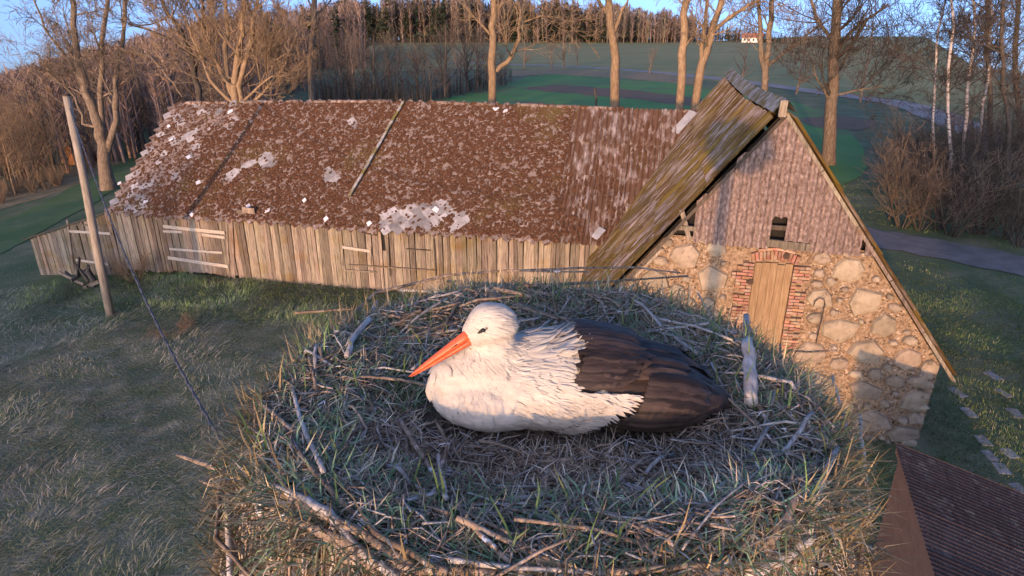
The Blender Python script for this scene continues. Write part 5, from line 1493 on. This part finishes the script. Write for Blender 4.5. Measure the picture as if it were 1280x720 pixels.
# ---- far woods: one leafless mass, trunk by trunk
def skyline(x):
    pts = [(-150, 125), (0, 90), (40, 78), (80, 67), (145, 52), (215, 34), (300, 16), (430, 4), (520, -4), (620, -3), (700, 2), (760, 8), (830, 15), (900, 27), (960, 38), (1000, 45), (1060, 54), (1100, 60), (1160, 70), (1300, 90), (1450, 110)]
    for (a, ya), (b, yb) in zip(pts, pts[1:]):
        if x <= b: return ya + (yb - ya) * (x - a) / (b - a)
    return 110
def tan_el(x, y):
    d = ray(x, y); return d.z / math.hypot(d.x, d.y), math.atan2(d.x, d.y)
def wood_mass(name, label, trees, twigs=34, tw=.006):
    """trees: (x, y, z, h, colour, conifer)"""
    V, T, Cc, n = [], [], [], 0
    for (x, y, z, h, col, con) in trees:
        r = h * .010 + .03
        nt = 3; a = np.array([0, 2.1, 4.2]) + tr.random()
        lean = np.array([tr.gauss(0, .03) * h, tr.gauss(0, .03) * h, h])
        b = np.array([x, y, z - .3])
        tv = np.vstack([b + np.column_stack([np.cos(a), np.sin(a), a * 0]) * r * 1.6, (b + lean)[None]])
        V.append(tv); T.append(np.array([[0, 1, 3], [1, 2, 3], [2, 0, 3]]) + n); n += 4
        Cc.append(np.tile(np.array(col) * (.95 if not con else .8), (4, 1)))
        m = twigs if not con else 46
        t = NR.uniform(.12 if not con else .15, 1, m); az = NR.uniform(0, 6.28, m)
        st = b + lean * t[:, None]
        out = np.column_stack([np.cos(az), np.sin(az), NR.uniform(.4, 1.6, m) if not con else NR.uniform(-.5, .1, m)])
        ln = (h * NR.uniform(.09, .24, m) * (1.15 - .6 * t)) if not con else (h * .22 * (1.08 - t) * NR.uniform(.7, 1.2, m))
        tip = st + out * ln[:, None] / np.linalg.norm(out, axis=1)[:, None] * 1.3
        w = np.column_stack([-np.sin(az), np.cos(az), NR.uniform(-.6, .6, m)]) * (h * (tw if not con else .045) * NR.uniform(.7, 1.5, m))[:, None]
        vv = np.stack([st - w, st + w, tip], 1).reshape(-1, 3)
        V.append(vv); T.append(np.arange(3 * m).reshape(-1, 3) + n); n += 3 * m
        Cc.append(np.repeat(np.array(col)[None] * NR.uniform(.7, 1.3, (m, 1)), 3, axis=0))
    o = obj(name, fast_mesh(name, np.concatenate(V), np.concatenate(T), M['wood_mass'], np.concatenate(Cc)))
    return tag(o, label, 'woods', kind='stuff')
BROWN = [(0.2, 0.14, 0.105), (0.26, 0.18, 0.14), (0.15, 0.115, 0.088), (0.29, 0.21, 0.17)]
FARB = [(0.2, 0.15, 0.13), (0.25, 0.19, 0.16), (0.16, 0.13, 0.11), (0.22, 0.19, 0.14)]
CONI = [(0.03, 0.045, 0.025), (0.04, 0.055, 0.03)]
tl = []
for i in range(3400):
    x = tr.uniform(-140, 450); te, az = tan_el(x, skyline(x) + tr.uniform(-3, 6))
    rr = tr.uniform(65, 260) if x < 380 else tr.uniform(170, 300)
    if i % 4 == 0: rr = tr.uniform(200, 300)
    X, Y = rr * math.sin(az), rr * math.cos(az); gz = terrain(X, Y); lim = H + rr * te - gz
    if x > 330 and rr < 110: continue
    h = min(tr.uniform(7, 15), lim)
    if lim < 21 and rr > 170: h = lim * tr.uniform(.9, 1.04)
    if h < 3: continue
    con = x > 330 and tr.random() < .12
    tl.append((X, Y, gz, h, tr.choice(CONI if con else BROWN), con))
wood_mass('leafless_wood', 'brown leafless wood covering the hillside at left', tl)
tl = []
for i in range(1700):
    x = tr.uniform(420, 870); te, az = tan_el(x, skyline(x) + tr.choice((0, 0, 3, 7)) * tr.random())
    rr = tr.uniform(500, 640)
    X, Y = rr * math.sin(az), rr * math.cos(az); h = max(12, H + rr * te) * tr.uniform(.8, 1.12) * (.97 + .2 * noise.noise(Vector((x * .05, 0, 0))))
    pc = .75 if 640 < x < 760 or x < 560 else .25
    con = tr.random() < pc * .6
    tl.append((X, Y, 0, h, tr.choice(CONI if con else FARB), con))
wood_mass('far_wood', 'distant reddish-brown wood with dark conifers along the skyline', tl, 60, .012)
tl = []
for i in range(1100):
    x = tr.uniform(840, 1420); yy = skyline(x); te, az = tan_el(x, yy); 
    rr = min(crest(az), 560) + tr.uniform(5, 50)
    X, Y = rr * math.sin(az), rr * math.cos(az); gz = terrain(X, Y); h = (H + rr * te - gz) * tr.uniform(.75, 1.05)
    if h < 1.5: h = tr.uniform(1.5, 3)
    con = tr.random() < .45
    tl.append((X, Y, gz, h, tr.choice(CONI if con else BROWN), con))
wood_mass('ridge_wood', 'dark low wood on the far ridge at right', tl)
# underwood of the hedgerow as one mass
tl = []
for i in range(420):
    x = tr.uniform(395, 640); y = 131 - max(0, (x - 530)) * .22 - tr.uniform(0, 9)
    p = ground_at(x, y, 160); tl.append((p.x, p.y, p.z, tr.uniform(1.5, 4.2), tr.choice([(0.12, 0.095, 0.075), (0.16, 0.125, 0.095), (0.13, 0.115, 0.075)]), False))
wood_mass('hedge_underwood', 'dark tangled underwood along the left side of the green field', tl)

# ---- unseen woods added on the sunset side, behind the camera, to shade the meadow, the left of the barn and the lane
tl = []
for i in range(420):
    X, Y = (tr.uniform(-80, -37), tr.uniform(-52, -36)) if i < 200 else (tr.uniform(-6.5, 36), tr.uniform(-48, -36))
    tl.append((X, Y, terrain(X, Y), tr.uniform(8.5, 12.5) if i < 200 else tr.uniform(10, 13.5), tr.choice(BROWN), i % 3 == 0))
wood_mass('added_shade_wood', 'unseen mixed wood added on the sunset side to shade the meadow', tl, 60, .012)

# ---- far house on the hill and the little hut in the left wood
hp = ground_at(940, 53, 520)
dist = math.hypot(hp.x, hp.y); k = dist / 540
house = empty('far_house', hp, -.45)
tag(house, 'small pale far house with a reddish roof on the hill above the gable', 'house')
obj('wall', MB().box(-7, 7, -4, 4, 0, 3.4).mesh('wall', M['render_w']), house)
rfm = MB(); rfm.v = [(-7.6, -4.6, 3.2), (7.6, -4.6, 3.2), (7.6, 4.6, 3.2), (-7.6, 4.6, 3.2), (-7.6, 0, 6.6), (7.6, 0, 6.6)]; rfm.f = [(0, 1, 5, 4), (2, 3, 4, 5), (0, 4, 3), (1, 2, 5)]
rr_ = obj('roof', rfm.mesh('roof', M['house_roof']), house)
obj('chimney', MB().box(1.5, 2.3, -.4, .4, 5.8, 7.6).mesh('chimney', M['brick']), rr_)
for i in range(4):
    obj('window', MB().box(-5.8 + i * 3.2, -4.4 + i * 3.2, -4.06, -3.98, 1.1, 2.6).mesh('window', M['glass']), house)
hp = ground_at(104, 203, 70)
hut = empty('wooden_hut', hp, .35)
tag(hut, 'small red-brown board hut half hidden by trees behind the pole', 'hut')
for i in range(9): obj('wall_board', PLANK['hut'], hut, (-1.0 + i * .25, -.9, 0), (0, 0, 0), (.23, .04, 1.7))
obj('side_wall', MB().box(-1.1, 1.1, -.85, .9, 0, 1.65).mesh('side_wall', M['hut']), hut)
rfm = MB(); rfm.v = [(-1.35, -1.25, 1.62), (1.35, -1.25, 1.62), (1.35, 1.2, 1.62), (-1.35, 1.2, 1.62), (-1.35, 0, 2.5), (1.35, 0, 2.5)]; rfm.f = [(0, 1, 5, 4), (2, 3, 4, 5), (0, 4, 3), (1, 2, 5)]
obj('roof', rfm.mesh('roof', M['bark_t']), hut)
